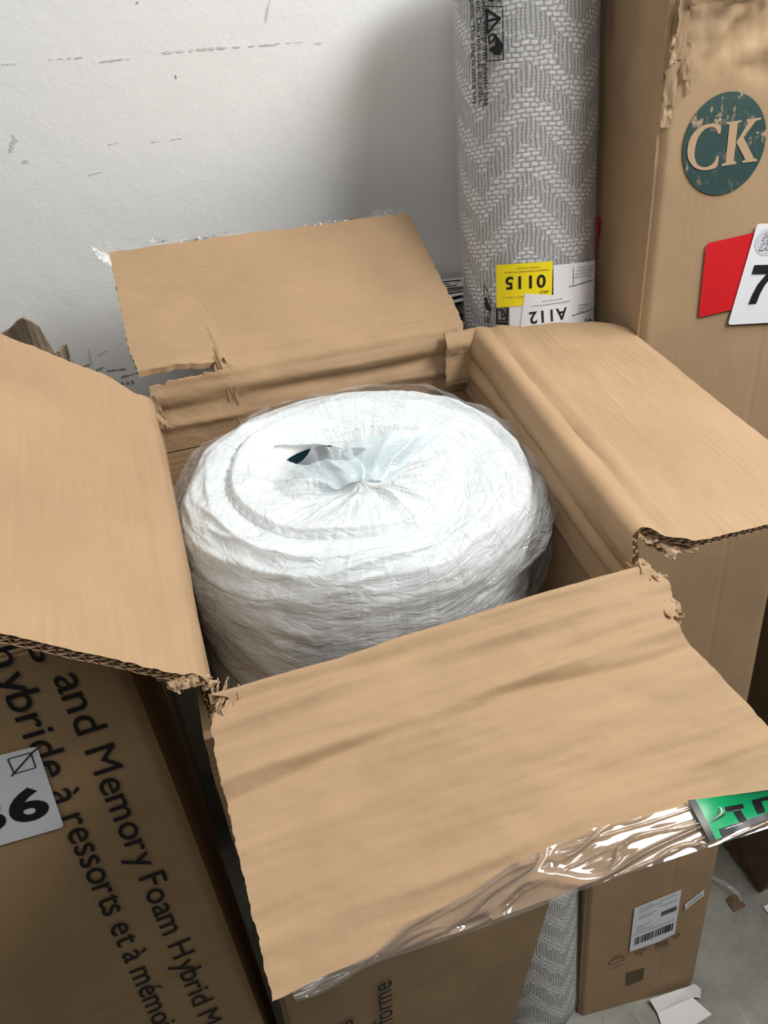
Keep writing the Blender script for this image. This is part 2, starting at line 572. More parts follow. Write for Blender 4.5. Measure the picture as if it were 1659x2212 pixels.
# ------------------------------------------------------------------ the open box
H = 1.147
TH = .0062
BL, BR, FR, FL = V((.012, .674, H)), V((.376, .677, H)), V((.333, .294, H)), V((-.008, .297, H))
LEAN = .05


def down(p, d):
    """point d below the rim; the box leans back a little"""
    return V((p.x, p.y - LEAN * d, p.z - d))


box = thing('open_cardboard_box', 'open brown cardboard box with four flaps folded out around a white mattress roll', 'cardboard box',
            (.17, .43, 0))


def flap(name, h0, h1, c0, c1, dn, creases, seed, nu=130, nv=110, flip=False, eu0=None, eu1=None, ev1=None,
         open_edges=(), wob=.0012, mat=None, bend=.012, inward=None, curl=None, ev0=None):
    rnd = V((seed * 13.7, seed * 5.1, seed))

    def S(u, v):
        a = eu0(v) if eu0 else 0.0; b = eu1(v) if eu1 else 1.0
        uu = a + (b - a) * u
        h = h0.lerp(h1, uu); c = c0.lerp(c1, uu)
        o = c - h; L = o.length; o = o / L
        ve = ev1(uu) if ev1 else 1.0; vb = ev0(uu) if ev0 else 0.0
        vv = vb + v * (ve - vb)
        s = vv * (dn + L)
        dd = V((0, LEAN, 1)).normalized()
        if s < dn - bend: p = h - dd * (dn - s)
        elif s < dn + bend:
            t = (s - dn + bend) / (2 * bend)
            p = (h - dd * bend) * (1 - t) ** 2 + h * 2 * t * (1 - t) + (h + o * bend) * t * t
        else: p = h + o * (s - dn)
        n = (h1 - h0).normalized().cross(o)
        if n.z < 0: n = -n
        if inward is not None:
            k = sm(dn + bend, dn - bend, s)
            n = n.lerp(inward, k).normalized()
        q = V((uu * 3.1, s * 20, 0)) + rnd
        dz = wob * fbm(q * 1.3, 4) * 1.4
        for (cs, amp, wd, wv) in creases:
            cc = cs + wv * noise.noise(V((uu * 2.3, cs * 50, seed)))
            dz += 1.5 * amp * gauss(s - dn, cc, wd) * (.55 + .7 * noise.noise(V((uu * 4.0, cs * 91, seed + 3))))
        if curl: dz += curl(uu, s - dn)
        return p + n * dz
    L0 = (c0 - h0).length + dn
    o, P, N = sheet(name, S, nu, nv, TH, mat or M_kraft, box, (h1 - h0).length, L0, flip, open_edges)
    return o, P, N, S


def jag(amp, f, seed, base=0.0):
    return lambda t: base + amp * fbm(V((t * f, seed, 0)), 3)


# back flap, leaning up towards the wall; its left third is torn off the panel
bf0, bf1 = V((.008, .845, 1.230)), V((.366, .845, 1.229))
BH0, BH1 = BL + V((-.012, 0, .003)), BR + V((-.006, 0, .001))
BCR = [(-.045, .003, .006, .004), (-.028, -.004, .006, .006), (-.012, .003, .007, .004), (.010, .0035, .006, .008), (.022, -.002, .004, .004), (.05, .0008, .02, 0), (.10, -.0012, .03, .01)]


def torn_at(u):
    """height along the flap of its torn lower edge (fraction of the sheet)"""
    return .355 * (1 - sm(.225, .265, u + .012 * noise.noise(V((u * 40, 3, 3))))) + .010 * fbm(V((u * 30, 1, 1)), 3) * (1 - sm(.22, .27, u)) - .05 * gauss(u, 0, .04) * 0


o, P, N, S_back = flap('back_flap', BH0, BH1, bf0, bf1, .075, BCR,
                       1, inward=V((0, -1, 0)), open_edges=('u0',), flip=False, mat=M_kraft, ev0=torn_at,
                       eu0=lambda v: .012 * (1 - sm(.0, .25, v)) + .004 * fbm(V((v * 30, 1, 1)), 2),
                       eu1=lambda v: 1.0 + .004 * fbm(V((v * 25, 2, 1)), 2) - .012 * gauss(v, .30, .05),
                       ev1=lambda u: 1 + .004 * fbm(V((u * 14, 0, 5)), 2),
                       curl=lambda u, s: .010 * sm(.05, .012, s) * (1 - sm(.1, .26, u)) * sm(0, .012, s))
flutes('corrugated_edge', P, N, 'u0', TH, M_core, o, .007)
flap('panel_rim', BH0 + V((.012, 0, 0)), BH1, bf0 + V((.012, 0, 0)), bf1, .075, BCR,
     1, inward=V((0, -1, 0)), flip=False, mat=M_kraft, nu=60, nv=50,
     eu0=lambda v: .004 * fbm(V((v * 20, 7, 1)), 2), eu1=lambda v: .255 + .01 * fbm(V((v * 20, 8, 1)), 2),
     ev1=lambda u: .300 + .012 * sm(.12, .25, u) + .010 * fbm(V((u * 40, 6, 5)), 3))

# front flap, falling towards the camera
ff0, ff1 = V((-.010, .136, 1.0955)), V((.349, .105, 1.0865))
o_front, P, N, S_front = flap('front_flap', FL, FR + V((.002, 0, 0)), ff0, ff1, .06,
                              [(.004, .002, .005, .002), (.016, -.0024, .005, .006), (.024, .0022, .005, .006), (.034, -.0012, .005, .006), (.052, -.0016, .005, .012), (.058, .0036, .0055, .010),
                               (.068, -.0026, .004, .012), (.098, .0011, .006, .006), (.135, -.0012, .007, .006), (.148, .0018, .005, .006)],
                              2, inward=V((0, 1, 0)), flip=True, mat=M_kraft, nv=150,
                              eu0=lambda v: .012 * (1 - sm(.30, .42, v)) + .035 * gauss(v, .30, .02) + .004 * fbm(V((v * 26, 9, 1)), 3),
                              eu1=lambda v: .975 + .02 * gauss(v, .33, .05) - .030 * sm(.40, .46, v) + .055 * sm(.42, .9, v) + .0035 * fbm(V((v * 22, 4, 1)), 3),
                              ev1=lambda u: 1.0 + .006 * fbm(V((u * 9, 3, 5)), 3) + .018 * gauss(u, .0, .05) - .016 * sm(.3, .7, u))

# left flap, raised
lf_front, lf_back = V((-.140, .297, H + .128)), V((-.140, .672, H + .112))
o_left, P, N, S_left = flap('left_flap', FL + V((0, .002, 0)), BL + V((-.004, -.002, 0)), lf_front, lf_back, .05,
                            [(.006, .002, .004, .002), (.02, -.0012, .006, .004), (.05, .0007, .012, .004), (.09, -.0008, .014, .006)],
                            3, inward=V((1, 0, 0)), flip=True, open_edges=('u0',), nu=150, bend=.008,
                            eu0=lambda v: .0 + .012 * (1 - sm(.22, .34, v)) + .003 * fbm(V((v * 26, 19, 1)), 3),
                            eu1=lambda v: .985 - .03 * (1 - sm(.24, .42, v)) + .004 * fbm(V((v * 20, 14, 1)), 3),
                            wob=.0010)
flutes('corrugated_edge', P, N, 'u0', TH, M_core, o_left, .007)

# right flap, almost level
rf_front, rf_back = V((.540, .297, H - .018)), V((.516, .603, H + .016))
o_right, P, N, S_right = flap('right_flap', FR + V((0, .003, 0)), BR + V((0, -.003, 0)), rf_front, rf_back, .075,
                              [(-.040, .003, .005, .006), (-.028, -.0035, .005, .006), (-.014, .002, .005, .004), (.004, .0022, .005, .002), (.018, -.0030, .006, .003), (.030, .0014, .006, .003), (.08, .0008, .02, .01)],
                              4, inward=V((-1, 0, 0)), flip=False, open_edges=('u0',), nu=150,
                              eu0=lambda v: .004 + .05 * gauss(v, .29, .045) - .018 * sm(.34, .46, v) + .003 * fbm(V((v * 26, 29, 1)), 3),
                              eu1=lambda v: 1.0 - .03 * sm(.9, 1.0, v) ** 2 + .003 * fbm(V((v * 20, 24, 1)), 3),
                              ev1=lambda u: 1 - .06 * sm(.93, 1.0, u), wob=.0012)
flutes('corrugated_edge', P, N, 'u0', TH, M_core, o_right, .007)


# the four upright panels
def panel(name, a, b, dn, outward, seed, flip):
    def S(u, v):
        p = a.lerp(b, u)
        d = dn + (H - dn) * (1 - v)
        q = down(p, d)
        bul = .006 * math.sin(PI * u) * math.sin(PI * min(1, v)) + .0012 * fbm(V((u * 4, v * 9, seed)), 3)
        q = q + outward * bul
        if p.x > .2: q.x -= .025 * d * (1 if name != 'front_panel' and name != 'back_panel' else u)
        elif name in ('front_panel', 'back_panel'): q.x -= .025 * d * u
        q.z = H - d
        return q
    return sheet(name, S, 40, 60, TH, M_kraft_in, box, (b - a).length, H - dn, flip)[0]


panel('front_panel', FL, FR, .06, V((0, -1, 0)), 5, True)
panel('back_panel', BL, BR, .075, V((0, 1, 0)), 6, False)
panel('left_panel', FL, BL, .05, V((-1, 0, 0)), 7, False)
panel('right_panel', FR, BR, .075, V((.3, 0, 0)), 8, True)


# strip of board stuck up at the back right corner, with a vertical slit
def S_patch(u, v):
    x = .337 + .040 * u + .001 * fbm(V((v * 12, 1, 3)), 2)
    z = H - .055 + .060 * v
    y = .6685 - .0015 * math.sin(v * 9) + .0012 * fbm(V((u * 6, v * 6, 8)), 3) + .010 * sm(.8, 1.0, v) - LEAN * (H - z) - .004
    return V((x, y, z))


sheet('corner_strip', S_patch, 12, 30, .003, M_kraft, box, .04, .06, True)


# torn shreds at the split corners
def shred(base, dirs, size, seed, mat=None, nseg=9):
    """crumpled scrap of liner paper hanging from a torn corner"""
    size = (size[0] * .72, size[1] * .75)
    d = V(dirs[0]).normalized(); s = V(dirs[1]).normalized(); n = d.cross(s).normalized()

    def S(u, v):
        q = V(base) + d * (size[0] * v) + s * (size[1] * (u - .5)) * (1 - .35 * v + .3 * noise.noise(V((v * 5, seed, 1))))
        q += n * (.22 * size[1] * fbm(V((u * 2.0, v * 2.5, seed * 3.3)), 2))
        q += d * (.25 * size[0] * noise.noise(V((u * 6, seed * 2.1, 4)))) * v
        q += s * (.3 * size[1] * noise.noise(V((v * 4, seed * 1.7, 9))))
        return q
    return sheet('torn_shred', S, nseg, nseg + 3, .0009, mat or M_torn, box, size[1], size[0])[0]


def edge_shreds(S, side, v0, v1, n, out, along, size, seed0):
    rn = random.Random(seed0)
    for k in range(n):
        v = v0 + (v1 - v0) * (k + .5 * rn.random()) / n
        u = (.006 + .02 * rn.random()) if side == 0 else (.994 - .02 * rn.random())
        b = S(u, v) - V((0, 0, .0008 + .004 * rn.random()))
        d1 = V(out) + V((rn.uniform(-.5, .5), rn.uniform(-.5, .5), rn.uniform(-.6, .3)))
        d2 = V(along) + V((rn.uniform(-.3, .3), rn.uniform(-.3, .3), rn.uniform(-.3, .3)))
        f = .6 + .8 * rn.random()
        shred(b - d1.normalized() * .004, (d1, d2), (size[0] * f, size[1] * f), seed0 + k, (M_kraft, M_torn, M_core)[k % 3])


edge_shreds(S_front, 1, .24, .44, 11, (1, -.1, -.1), (0, 1, .3), (.016, .016), 11)      # front right corner
edge_shreds(S_right, 0, .30, .42, 9, (.2, -1, -.2), (1, .2, 0), (.018, .016), 31)
edge_shreds(S_front, 0, .24, .36, 8, (-.6, -.5, -.3), (.2, 1, .3), (.018, .016), 51)     # front left corner
edge_shreds(S_left, 0, .20, .33, 8, (.5, -1, -.2), (1, .2, .3), (.020, .016), 71)
edge_shreds(S_left, 1, .20, .34, 7, (.4, .9, .2), (1, .2, .2), (.014, .013), 91)         # back left corner
edge_shreds(S_back, 1, .22, .34, 5, (.8, .1, .1), (.1, 1, .6), (.016, .016), 111)        # back right corner
for i, (b, d1, d2, sz) in enumerate([((.012, .668, 1.146), (.2, -.1, -.9), (.9, .2, .2), (.05, .010)), ((.014, .672, 1.135), (0, 0, -1), (.8, .3, 0), (.06, .008)),
                                     ((.003, .640, 1.150), (.5, -.4, -.4), (.5, .7, .2), (.04, .008))]):
    shred(b, (d1, d2), sz, i + 131, (M_kraft, M_torn, M_core)[i % 3])


# clear packing tape left on the flaps
def S_tape_front(u, v):
    uu = .03 + .95 * u
    top = [(0, 1.02), (.10, 1.0), (.16, .985), (.22, .935), (.33, .905), (.42, .862), (.57, .84), (.66, .85), (.76, .858), (1, .90)]
    for k in range(1, len(top)):
        if uu <= top[k][0]: break
    t = (uu - top[k - 1][0]) / (top[k][0] - top[k - 1][0])
    a = top[k - 1][1] * (1 - t) + top[k][1] * t
    b = 1.012 + .035 * (1 - sm(.05, .17, uu)) - .02 * sm(.3, .6, uu)
    f = a + (b - a) * v
    h = FL.lerp(FR, uu); c = ff0.lerp(ff1, uu)
    n = (FR - FL).normalized().cross(c - h).normalized()
    if n.z < 0: n = -n
    p = h.lerp(c, f)
    r = 0.0
    for k_, (fa, fb, ph) in enumerate(((5.0, 1.3, 3.4), (8.0, 1.9, 7.7), (3.2, 2.4, 1.2))):
        nz = noise.noise(V((uu * fa, v * fb + uu * 1.5, ph)))
        r = max(r, (1 - .25 * k_) * math.exp(-(nz / .05) ** 2))
    lift = .0018 + .0030 * r * math.sin(PI * min(1, v * .96 + .03)) ** .5 + .0005 * fbm(V((uu * 12, v * 3, 7)), 2)
    return p + n * max(.0012, lift)


sheet('packing_tape', S_tape_front, 220, 44, 0, M_tape, o_front, .34, .03, True)


def S_tape_back(u, v):
    uu = -.035 + 1.04 * u
    h = (BL + V((-.012, 0, 0))).lerp(BR, uu); c = bf0.lerp(bf1, uu)
    o = (c - h).normalized()
    ext = .012 + .012 * sm(.25, .0, uu) + .006 * noise.noise(V((uu * 7, 1, 2))) - .010 * gauss(uu, .55, .15)
    p = c + o * (ext * v - .002) + V((0, .002, -.0045))
    p += V((0, .0035 * ridge(V((uu * 14, v * 2, 5)), 3), .003 * fbm(V((uu * 24, v * 3, 8)), 3))) * (.3 + v)
    return p


bflap = [c for c in box.children if c.name.startswith('back_flap')][0]
sheet('packing_tape', S_tape_back, 200, 12, 0, M_tape, bflap, .36, .02)


def S_tape_side(u, v):
    c = bf0.lerp(BL, .02 + .10 * u)
    p = c + V((-.018 * v * (1 - .3 * u), .004 * v, .006 * v))
    return p + V((0, .003, .003)) * ridge(V((u * 4, v * 3, 2)), 3) * v


sheet('packing_tape', S_tape_side, 20, 14, 0, M_tape, bflap, .02, .02)


# green tape end with black border
def on_front(u, f, lift=.002):
    h = FL.lerp(FR + V((.002, 0, 0)), u); c = ff0.lerp(ff1, u)
    n = (FR - FL).normalized().cross(c - h).normalized()
    if n.z < 0: n = -n
    return h.lerp(c, f) + n * lift


def S_green(u, v):
    # u along the strip, v across; the far edge of the strip curls up
    a = V((.752, .846)).lerp(V((.985, .925)), u); b = V((.745, .979)).lerp(V((.985, .955)), u)
    q = a.lerp(b, v)
    lift = .003 + .010 * (1 - v) ** 2 * sm(.05, .6, u) + .0012 * math.sin(u * 11 + v * 2)
    return on_front(q.x, q.y, lift)


og = sheet('green_tape', S_green, 40, 24, .0002, M_green, o_front, .07, .03, True)[0]


def border(name, us, vs_, mat, n=26, lift=.0004):
    vv, ff = [], []
    for k in range(n + 1):
        t = k / n
        for s in (0, 1):
            u = us[0](t) if s == 0 else us[1](t); v = vs_[0](t) if s == 0 else vs_[1](t)
            vv.append(S_green(u, v) + V((0, -.0001, lift)))
    for k in range(n): ff.append((2 * k, 2 * k + 2, 2 * k + 3, 2 * k + 1))
    return link(name, vv, ff, mat, og, True)


border('black_border', (lambda t: 0.0, lambda t: .055), (lambda t: t, lambda t: t), M_black_border)
border('black_border', (lambda t: .12 + .88 * t, lambda t: .12 + .88 * t), (lambda t: 1.0, lambda t: .80), M_black_border)
border('black_border', (lambda t: .2 + .8 * t, lambda t: .2 + .8 * t), (lambda t: 0.0, lambda t: .05 * t), M_black_border)
# bold printed letters, a T and the start of the next one
border('printed_letter', (lambda t: .24 + .14 * t, lambda t: .24 + .14 * t), (lambda t: .30, lambda t: .44), M_ink)
border('printed_letter', (lambda t: .29 + .02 * t, lambda t: .345 + .02 * t), (lambda t: .36 + .50 * t, lambda t: .34 + .50 * t), M_ink)
border('printed_letter', (lambda t: .45 + .01 * t, lambda t: .51 + .01 * t), (lambda t: .24 + .5 * t, lambda t: .24 + .5 * t), M_ink)
border('printed_letter', (lambda t: .51 + .12 * t, lambda t: .51 + .12 * t), (lambda t: .22, lambda t: .34), M_ink)


# print on the front panel, reading upwards
def on_panel(x0, z0):
    def f(a, b):
        z = z0 + a; x = x0 - b
        u = (x - FL.x) / (FR.x - FL.x); v = z / (H - .06)
        y = .2955 - LEAN * (H - z) - .006 * math.sin(PI * u) * math.sin(PI * v) - TH - .0025
        return V((x, y, z))
    return f


print_text('printed_text', 'm\u00e9moire de forme', on_panel(.109, .5955 - .40), M_ink, box, width=.40, height=.0265, bold=.004)
print_text('printed_text', 'Mattress', on_panel(.060, .527 - .205), M_ink, box, width=.205, height=.0265)

# ------------------------------------------------------------------ rolled mattress in its bag
MC = V((.175, .504, 0)); MR = .165; EY = .86; ZT = 1.124
mat_root = thing('rolled_mattress', 'rolled white mattress wrapped in crumpled clear plastic, standing inside the open box', 'mattress', (MC.x, MC.y - .05, .012))
HOLE = V((.164, .528, 0))


def el(th, r, z):
    """point at angle th on the slightly squashed round of radius r"""
    y = MC.y + math.sin(th) * r * EY
    return V((MC.x + math.cos(th) * r, y - LEAN * (H - z) * .9 * sm(1.08, .9, z), z))


def top_z(x, y):
    """height of the rolled end, with the spiral of its layers"""
    dx, dy = x - MC.x, (y - MC.y) / EY
    r = math.hypot(dx, dy); th = math.atan2(dy, dx)
    sp = (r / .056 + th / (2 * PI) + .35) % 1.0
    z = ZT + .009 * (sp - .5) * sm(.06, .085, r) * (1 - sm(.125, .148, r))
    z -= .005 * gauss(sp, .98, .04) * sm(.06, .08, r) * (1 - sm(.13, .15, r))
    return z + .004 * noise.noise(V((x * 11, y * 11, 1)))


def hole_r(th): return .056 + .010 * math.cos(2 * th)


def body_point(th, t):
    """t 0..1: from the hole's floor over the end face and down the side"""
    c, s = math.cos(th), math.sin(th)
    hr = hole_r(th)
    if t < .16:
        k = t / .16
        p = HOLE + V((c * hr * (.72 + .28 * k), s * hr * .95 * (.72 + .28 * k), 0))
        return V((p.x, p.y, ZT - .13 + .118 * k))
    if t < .22:
        k = (t - .16) / .06
        hrr = hr + .014 * math.sin(k * PI / 2)
        p = HOLE + V((c * hrr, s * hrr * .95, 0))
        return V((p.x, p.y, ZT - .012 + .012 * math.sin(k * PI / 2)))
    if t < .62:
        k = (t - .22) / .40
        a = HOLE + V((c * (hr + .014), s * (hr + .014) * .95, 0))
        p = a.lerp(el(th, MR - .034, 1.12), k)
        z = top_z(p.x, p.y) * sm(0, .25, k) + ZT * (1 - sm(0, .25, k))
        return V((p.x, p.y, z))
    b = el(th, MR - .034, 1.12); z0 = top_z(b.x, b.y)
    if t < .78:
        k = (t - .62) / .16 * PI / 2
        return el(th, MR - .034 + .034 * math.sin(k), z0 - .040 * (1 - math.cos(k)))
    k = (t - .78) / .22
    z = (z0 - .040) * (1 - k) + .012 * k
    return el(th, MR + .003 * fbm(V((c * 2, s * 2, z * 9)), 3), z)


def lathe(name, fn, na, nt, mat, parent, skip=None, a0=0, a1=2 * PI):
    verts, faces, uvs = [], [], []
    for i in range(na + 1):
        th = a0 + (a1 - a0) * i / na
        ln = 0.0
        for j in range(nt + 1):
            verts.append(fn(th, j / nt))
            if j: ln += (verts[-1] - verts[-2]).length
            uvs.append((th * MR, ln))
    st = nt + 1
    for i in range(na):
        for j in range(nt):
            if skip:
                m_ = (verts[i * st + j] + verts[(i + 1) * st + j + 1]) * .5
                if skip(m_): continue
            faces.append((i * st + j, (i + 1) * st + j, (i + 1) * st + j + 1, i * st + j + 1)[::-1])
    return link(name, verts, faces, mat, parent, True, uvs)


lathe('mattress', body_point, 120, 110, M_fabric, mat_root)
# near-black teal sheet inside the roll's hole; the hole's shade is put into its colour
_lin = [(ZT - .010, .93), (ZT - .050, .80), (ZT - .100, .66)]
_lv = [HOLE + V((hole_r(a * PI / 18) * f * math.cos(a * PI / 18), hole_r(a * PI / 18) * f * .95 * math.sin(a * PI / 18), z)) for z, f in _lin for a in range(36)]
link('hole_shade', _lv + [HOLE + V((0, 0, ZT - .104))],
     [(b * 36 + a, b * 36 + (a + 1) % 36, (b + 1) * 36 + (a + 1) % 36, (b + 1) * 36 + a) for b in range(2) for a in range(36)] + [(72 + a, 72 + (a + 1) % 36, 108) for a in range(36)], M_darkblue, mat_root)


# blue border fabric showing on the side
def band(a0, a1, z0f, z1f):
    def fn(th, t):
        k = (th - a0) / (a1 - a0)
        return el(th, MR + .0045, z0f(k) * (1 - t) + z1f(k) * t)
    return lathe('blue_border', fn, 40, 12, M_blue, mat_root, None, a0, a1)


band(math.radians(-48), math.radians(-14), lambda k: 1.080, lambda k: .80)
band(math.radians(-128), math.radians(-92), lambda k: 1.050 + .012 * k, lambda k: 1.030 + .012 * k)


# the milky bag drawn over the end
def open_slit(p):
    d = p - V((.150, .550, 0))
    return (d.x / .042) ** 2 + ((d.y + .32 * d.x) / .0135) ** 2 < 1 and p.z > 1.0


TWIST = V((.166, .480, 0))


def film_point(th, t):
    c, s = math.cos(th), math.sin(th)
    b = el(th, MR - .026, 1.12)
    if t < .5:
        k = t / .5
        p = TWIST.lerp(V((b.x, b.y, 0)), k)
        d = p - HOLE
        hole = math.exp(-((d.x / .066) ** 2 + (d.y / .056) ** 2) ** 1.5)
        z = top_z(p.x, p.y) * (1 - hole) + (ZT - .016) * hole + .004
        rr = k * (MR - .026)
        g = ridge(V((c * 1.5 + 3, s * 1.5, rr * 6)), 2)
        z += .008 * g * gauss(rr, .045, .034) + .009 * gauss(rr, 0, .012)
        z += .0022 * ridge(V((p.x * 13 + 2, p.y * 21, 4)), 2) * sm(.03, .08, rr)
        return V((p.x, p.y, z))
    k = (t - .5) / .5
    zz0 = top_z(b.x, b.y) + .004
    fold = .0040 * ridge(V((c * 1.6 + k * 1.5, s * 1.6, k * 7.0)), 2)
    if k < .36:
        a = k / .36 * PI / 2
        return el(th, MR - .026 + .032 * math.sin(a) + fold * .6, zz0 - .043 * (1 - math.cos(a)) + fold * math.cos(a))
    q = (k - .36) / .64
    z = zz0 - .043 - .36 * q
    return el(th, MR + .006 + .0040 * ridge(V((th * 2.2 + z * 16, z * 4, 2)), 2) + .5 * fold, z)


lathe('plastic_bag', film_point, 420, 190, M_film, mat_root, open_slit)


def angd(a, b): return math.atan2(math.sin(a - b), math.cos(a - b))


# loose outer bag gathered around the rim
def loose_point(th, t):
    c, s = math.cos(th), math.sin(th)
    w1 = ridge(V((c * 1.9 + .6 * t, s * 1.9, t * 2.2 + 3)), 3)
    w2 = fbm(V((c * 4, s * 4, t * 4)), 2)
    lip = math.exp(-(angd(th, 3.25) / .55) ** 2)       # frilled on the left
    lip2 = math.exp(-(angd(th, .95) / .28) ** 2)       # a flap of film at the back right
    z = ZT + .012 + .005 * w2 - .095 * t + .008 * lip * math.sin(th * 19) * (1 - t)
    flare = math.sin(PI * min(1, t * 1.10)) ** .8
    r = MR - .030 + .047 * flare + .0070 * w1 + .003 * w2
    r += lip * (.004 + .007 * math.sin(th * 23 + t * 3)) * flare + lip2 * .012 * (1 - t)
    p = el(th, r, z)
    return V((max(p.x, .005 if z < H - .004 else -.012), min(p.y, .664 - LEAN * (H - z)), z))


lathe('loose_bag', loose_point, 420, 50, M_film_loose, mat_root)


def loose2(th, t):
    c, s = math.cos(th), math.sin(th)
    w1 = ridge(V((c * 2.2 + 7, s * 2.2, t * 2.6 + 9)), 3)
    z = ZT - .035 - .085 * t + .014 * math.sin(th * 2 + .6) + .004 * w1
    p = el(th, MR + .008 + .012 * math.sin(PI * t) + .0065 * w1, z)
    return V((max(p.x, .005), min(p.y, .66 - LEAN * (H - z)), z))


lathe('loose_bag', loose2, 380, 40, M_film_loose, mat_root)


# folded leaves of thin film standing out of the middle
def leaf(pts, hgt, seed):
    a, b, c, d = [V(p) for p in pts]

    def S(u, v):
        p = a.lerp(b, u).lerp(d.lerp(c, u), v)
        p.z += hgt * math.sin(PI * u) * (1 - v) ** 1.5 + .004 * noise.noise(V((u * 2.5, v * 2, seed))) + .003 * ridge(V((u * 2.2, v * .8, seed)), 1)
        p.y += (.006 * math.sin(u * 5 + seed) + .009 * noise.noise(V((u * 4, seed, 2)))) * (1 - v)
        p.x += .008 * noise.noise(V((v * 3, seed * 2.2, u))) * math.sin(PI * v)
        return p
    return sheet('film_fold', S, 40, 40, 0, M_film_blue, mat_root, .06, .06)[0]


leaf([(.177, .543, 1.126), (.262, .512, 1.128), (.200, .478, 1.124), (.168, .480, 1.128)], .016, 3)
leaf([(.118, .524, 1.122), (.176, .530, 1.128), (.171, .482, 1.128), (.140, .484, 1.126)], .020, 8)

# ------------------------------------------------------------------ rug roll
RA = V((.4035, .3000, .0277)); KR, DH = 1.003, .0045; RU = V((.0562, .3465, .9364)); RE1 = V((.9984, -.0195, -.0527)); RE2 = V((0, .9379, -.347))
RR = .0797; R0 = .0795; RL = 1.574; RB = .0045
rug = thing('rug_roll', 'grey herringbone woven rug roll in clear wrap leaning against the wall', 'rug', (RA.x, RA.y, 0))


def cyl(deg, h, r=RR):
    a = math.radians(deg)
    return RA + RU * (h * KR - DH) + RE1 * (r * math.cos(a)) + RE2 * (r * math.sin(a))


def tube(name, r, h0, h1, na, nh, mat, parent, disp=None, caps=True):
    verts, uvs, faces = [], [], []
    for j in range(nh + 1):
        for i in range(na + 1):
            dg = 360 * i / na; h = h0 + (h1 - h0) * j / nh
            rr = r + (disp(dg, h) if disp else 0)
            verts.append(cyl(dg, h, rr)); uvs.append((math.radians(dg) * r, h))
    for j in range(nh):
        for i in range(na):
            a = j * (na + 1) + i
            faces.append((a, a + 1, a + na + 2, a + na + 1))
    if caps:
        for (j, sgn) in ((0, -1), (nh, 1)):
            idx = [j * (na + 1) + i for i in range(na)]
            faces.append(tuple(idx[::-1]) if sgn < 0 else tuple(idx))
    return link(name, verts, faces, mat, parent, True, uvs)


tube('rolled_rug', RR - .0025, RB, RL, 96, 80, M_weave, rug, lambda d, h: .0006 * noise.noise(V((d * .05, h * 9, 1))))
tube('plastic_wrap', RR, RB, RL + .01, 160, 160, M_wrap, rug,
     lambda d, h: .0006 * ridge(V((math.cos(math.radians(d)) * 3, math.sin(math.radians(d)) * 3, h * 5)), 3) + .0022 * gauss(d, 192, 7), caps=False)


def curved(name, pts, mat, parent, r, n=16, rev=False):
    """sticker on the roll: quad given by four (deg, height) corners, bent round it"""
    a, b, c, d = [V(p) for p in pts]
    vv, ff = [], []
    for i in range(n + 1):
        for j in range(2):
            q = (a.lerp(b, i / n)).lerp(d.lerp(c, i / n), j)
            vv.append(cyl(q.x, q.y, r))
    for i in range(n):
        ff.append((2 * i, 2 * i + 1, 2 * i + 3, 2 * i + 2))
    return link(name, vv, ff, mat, parent, True)


curved('shipping_label', [(-101, 1.2435), (-55.5, 1.2435), (-55.5, 1.155), (-101, 1.155)], M_white_paper, rug, RR + .0032)
curved('shipping_label', [(-135, 1.207), (-100, 1.207), (-100, 1.155), (-135, 1.155)], M_white_paper, rug, RR + .0032)
yl = curved('yellow_label', [(-145, 1.2478), (-101.8, 1.2478), (-102.5, 1.2045), (-145.2, 1.2020)], M_yellow, rug, RR + .0037)
al = curved('white_label', [(-123, 1.2161), (-83.4, 1.2090), (-87.5, 1.160), (-128, 1.160)], M_white_paper, rug, RR + .0042)


def on_roll(deg0, h0, r, rot=0.0, flip=True):
    """upside-down lettering on the roll, starting at its right end"""
    def f(a, b):
        ca, sa = math.cos(rot), math.sin(rot)
        x, y = a * ca - b * sa, a * sa + b * ca
        s = -1 if flip else 1
        return cyl(deg0 + math.degrees(s * x / R0), h0 + s * y, r)
    return f


print_text('printed_number', '0115', on_roll(-107.2, 1.2342, RR + .0041), M_ink, yl, width=.0420, height=.0135, bold=.022, space=1.15)
print_text('printed_text', 'ARCI', on_roll(-104.8, 1.2178, RR + .0041), M_ink, yl, width=.0095, height=.0032)
for hh, wd in ((1.2400, .046), (1.2436, .023)):
    print_text('fine_print', '0082006N3G00B627989074701874614' if wd > .03 else '2024 08 07 18:20 10:603', on_roll(-105 if wd > .03 else -112, hh, RR + .0041), M_dim_ink, yl, width=wd, height=.0016)
print_text('fine_print', '0072 +2 DAY (*)', on_roll(-124, 1.2135, RR + .0041), M_dim_ink, yl, width=.022, height=.0018)
print_text('printed_number', 'A112', on_roll(-90.2, 1.1975, RR + .0046, .05), M_ink, al, width=.0410, height=.0132, bold=.016, space=1.12)
for hh, wd in ((1.2045, .042), (1.2080, .022)):
    print_text('fine_print', '0082006N3G00B627989074701874614' if wd > .03 else '2024 08 09 18:13:01:208', on_roll(-88 if wd > .03 else -94, hh, RR + .0046, .05), M_dim_ink, al, width=wd, height=.0014)
print_text('printed_text', 'FedEx', on_roll(-70.5, 1.1770, RR + .0036, -.08, False), M_ink, rug, width=.0160, height=.0048, bold=.01)
for k, (h, d0, d1) in enumerate([(1.2225, -57, -88), (1.1905, -57, -88)]):
    curved('label_line', [(d1, h - .003), (d0, h + .001), (d0, h + .0003), (d1, h - .0037)], M_ink, rug, RR + .0036)
curved('label_line', [(-84.2, 1.239), (-83.8, 1.239), (-83.8, 1.221), (-84.2, 1.221)], M_ink, rug, RR + .0036)
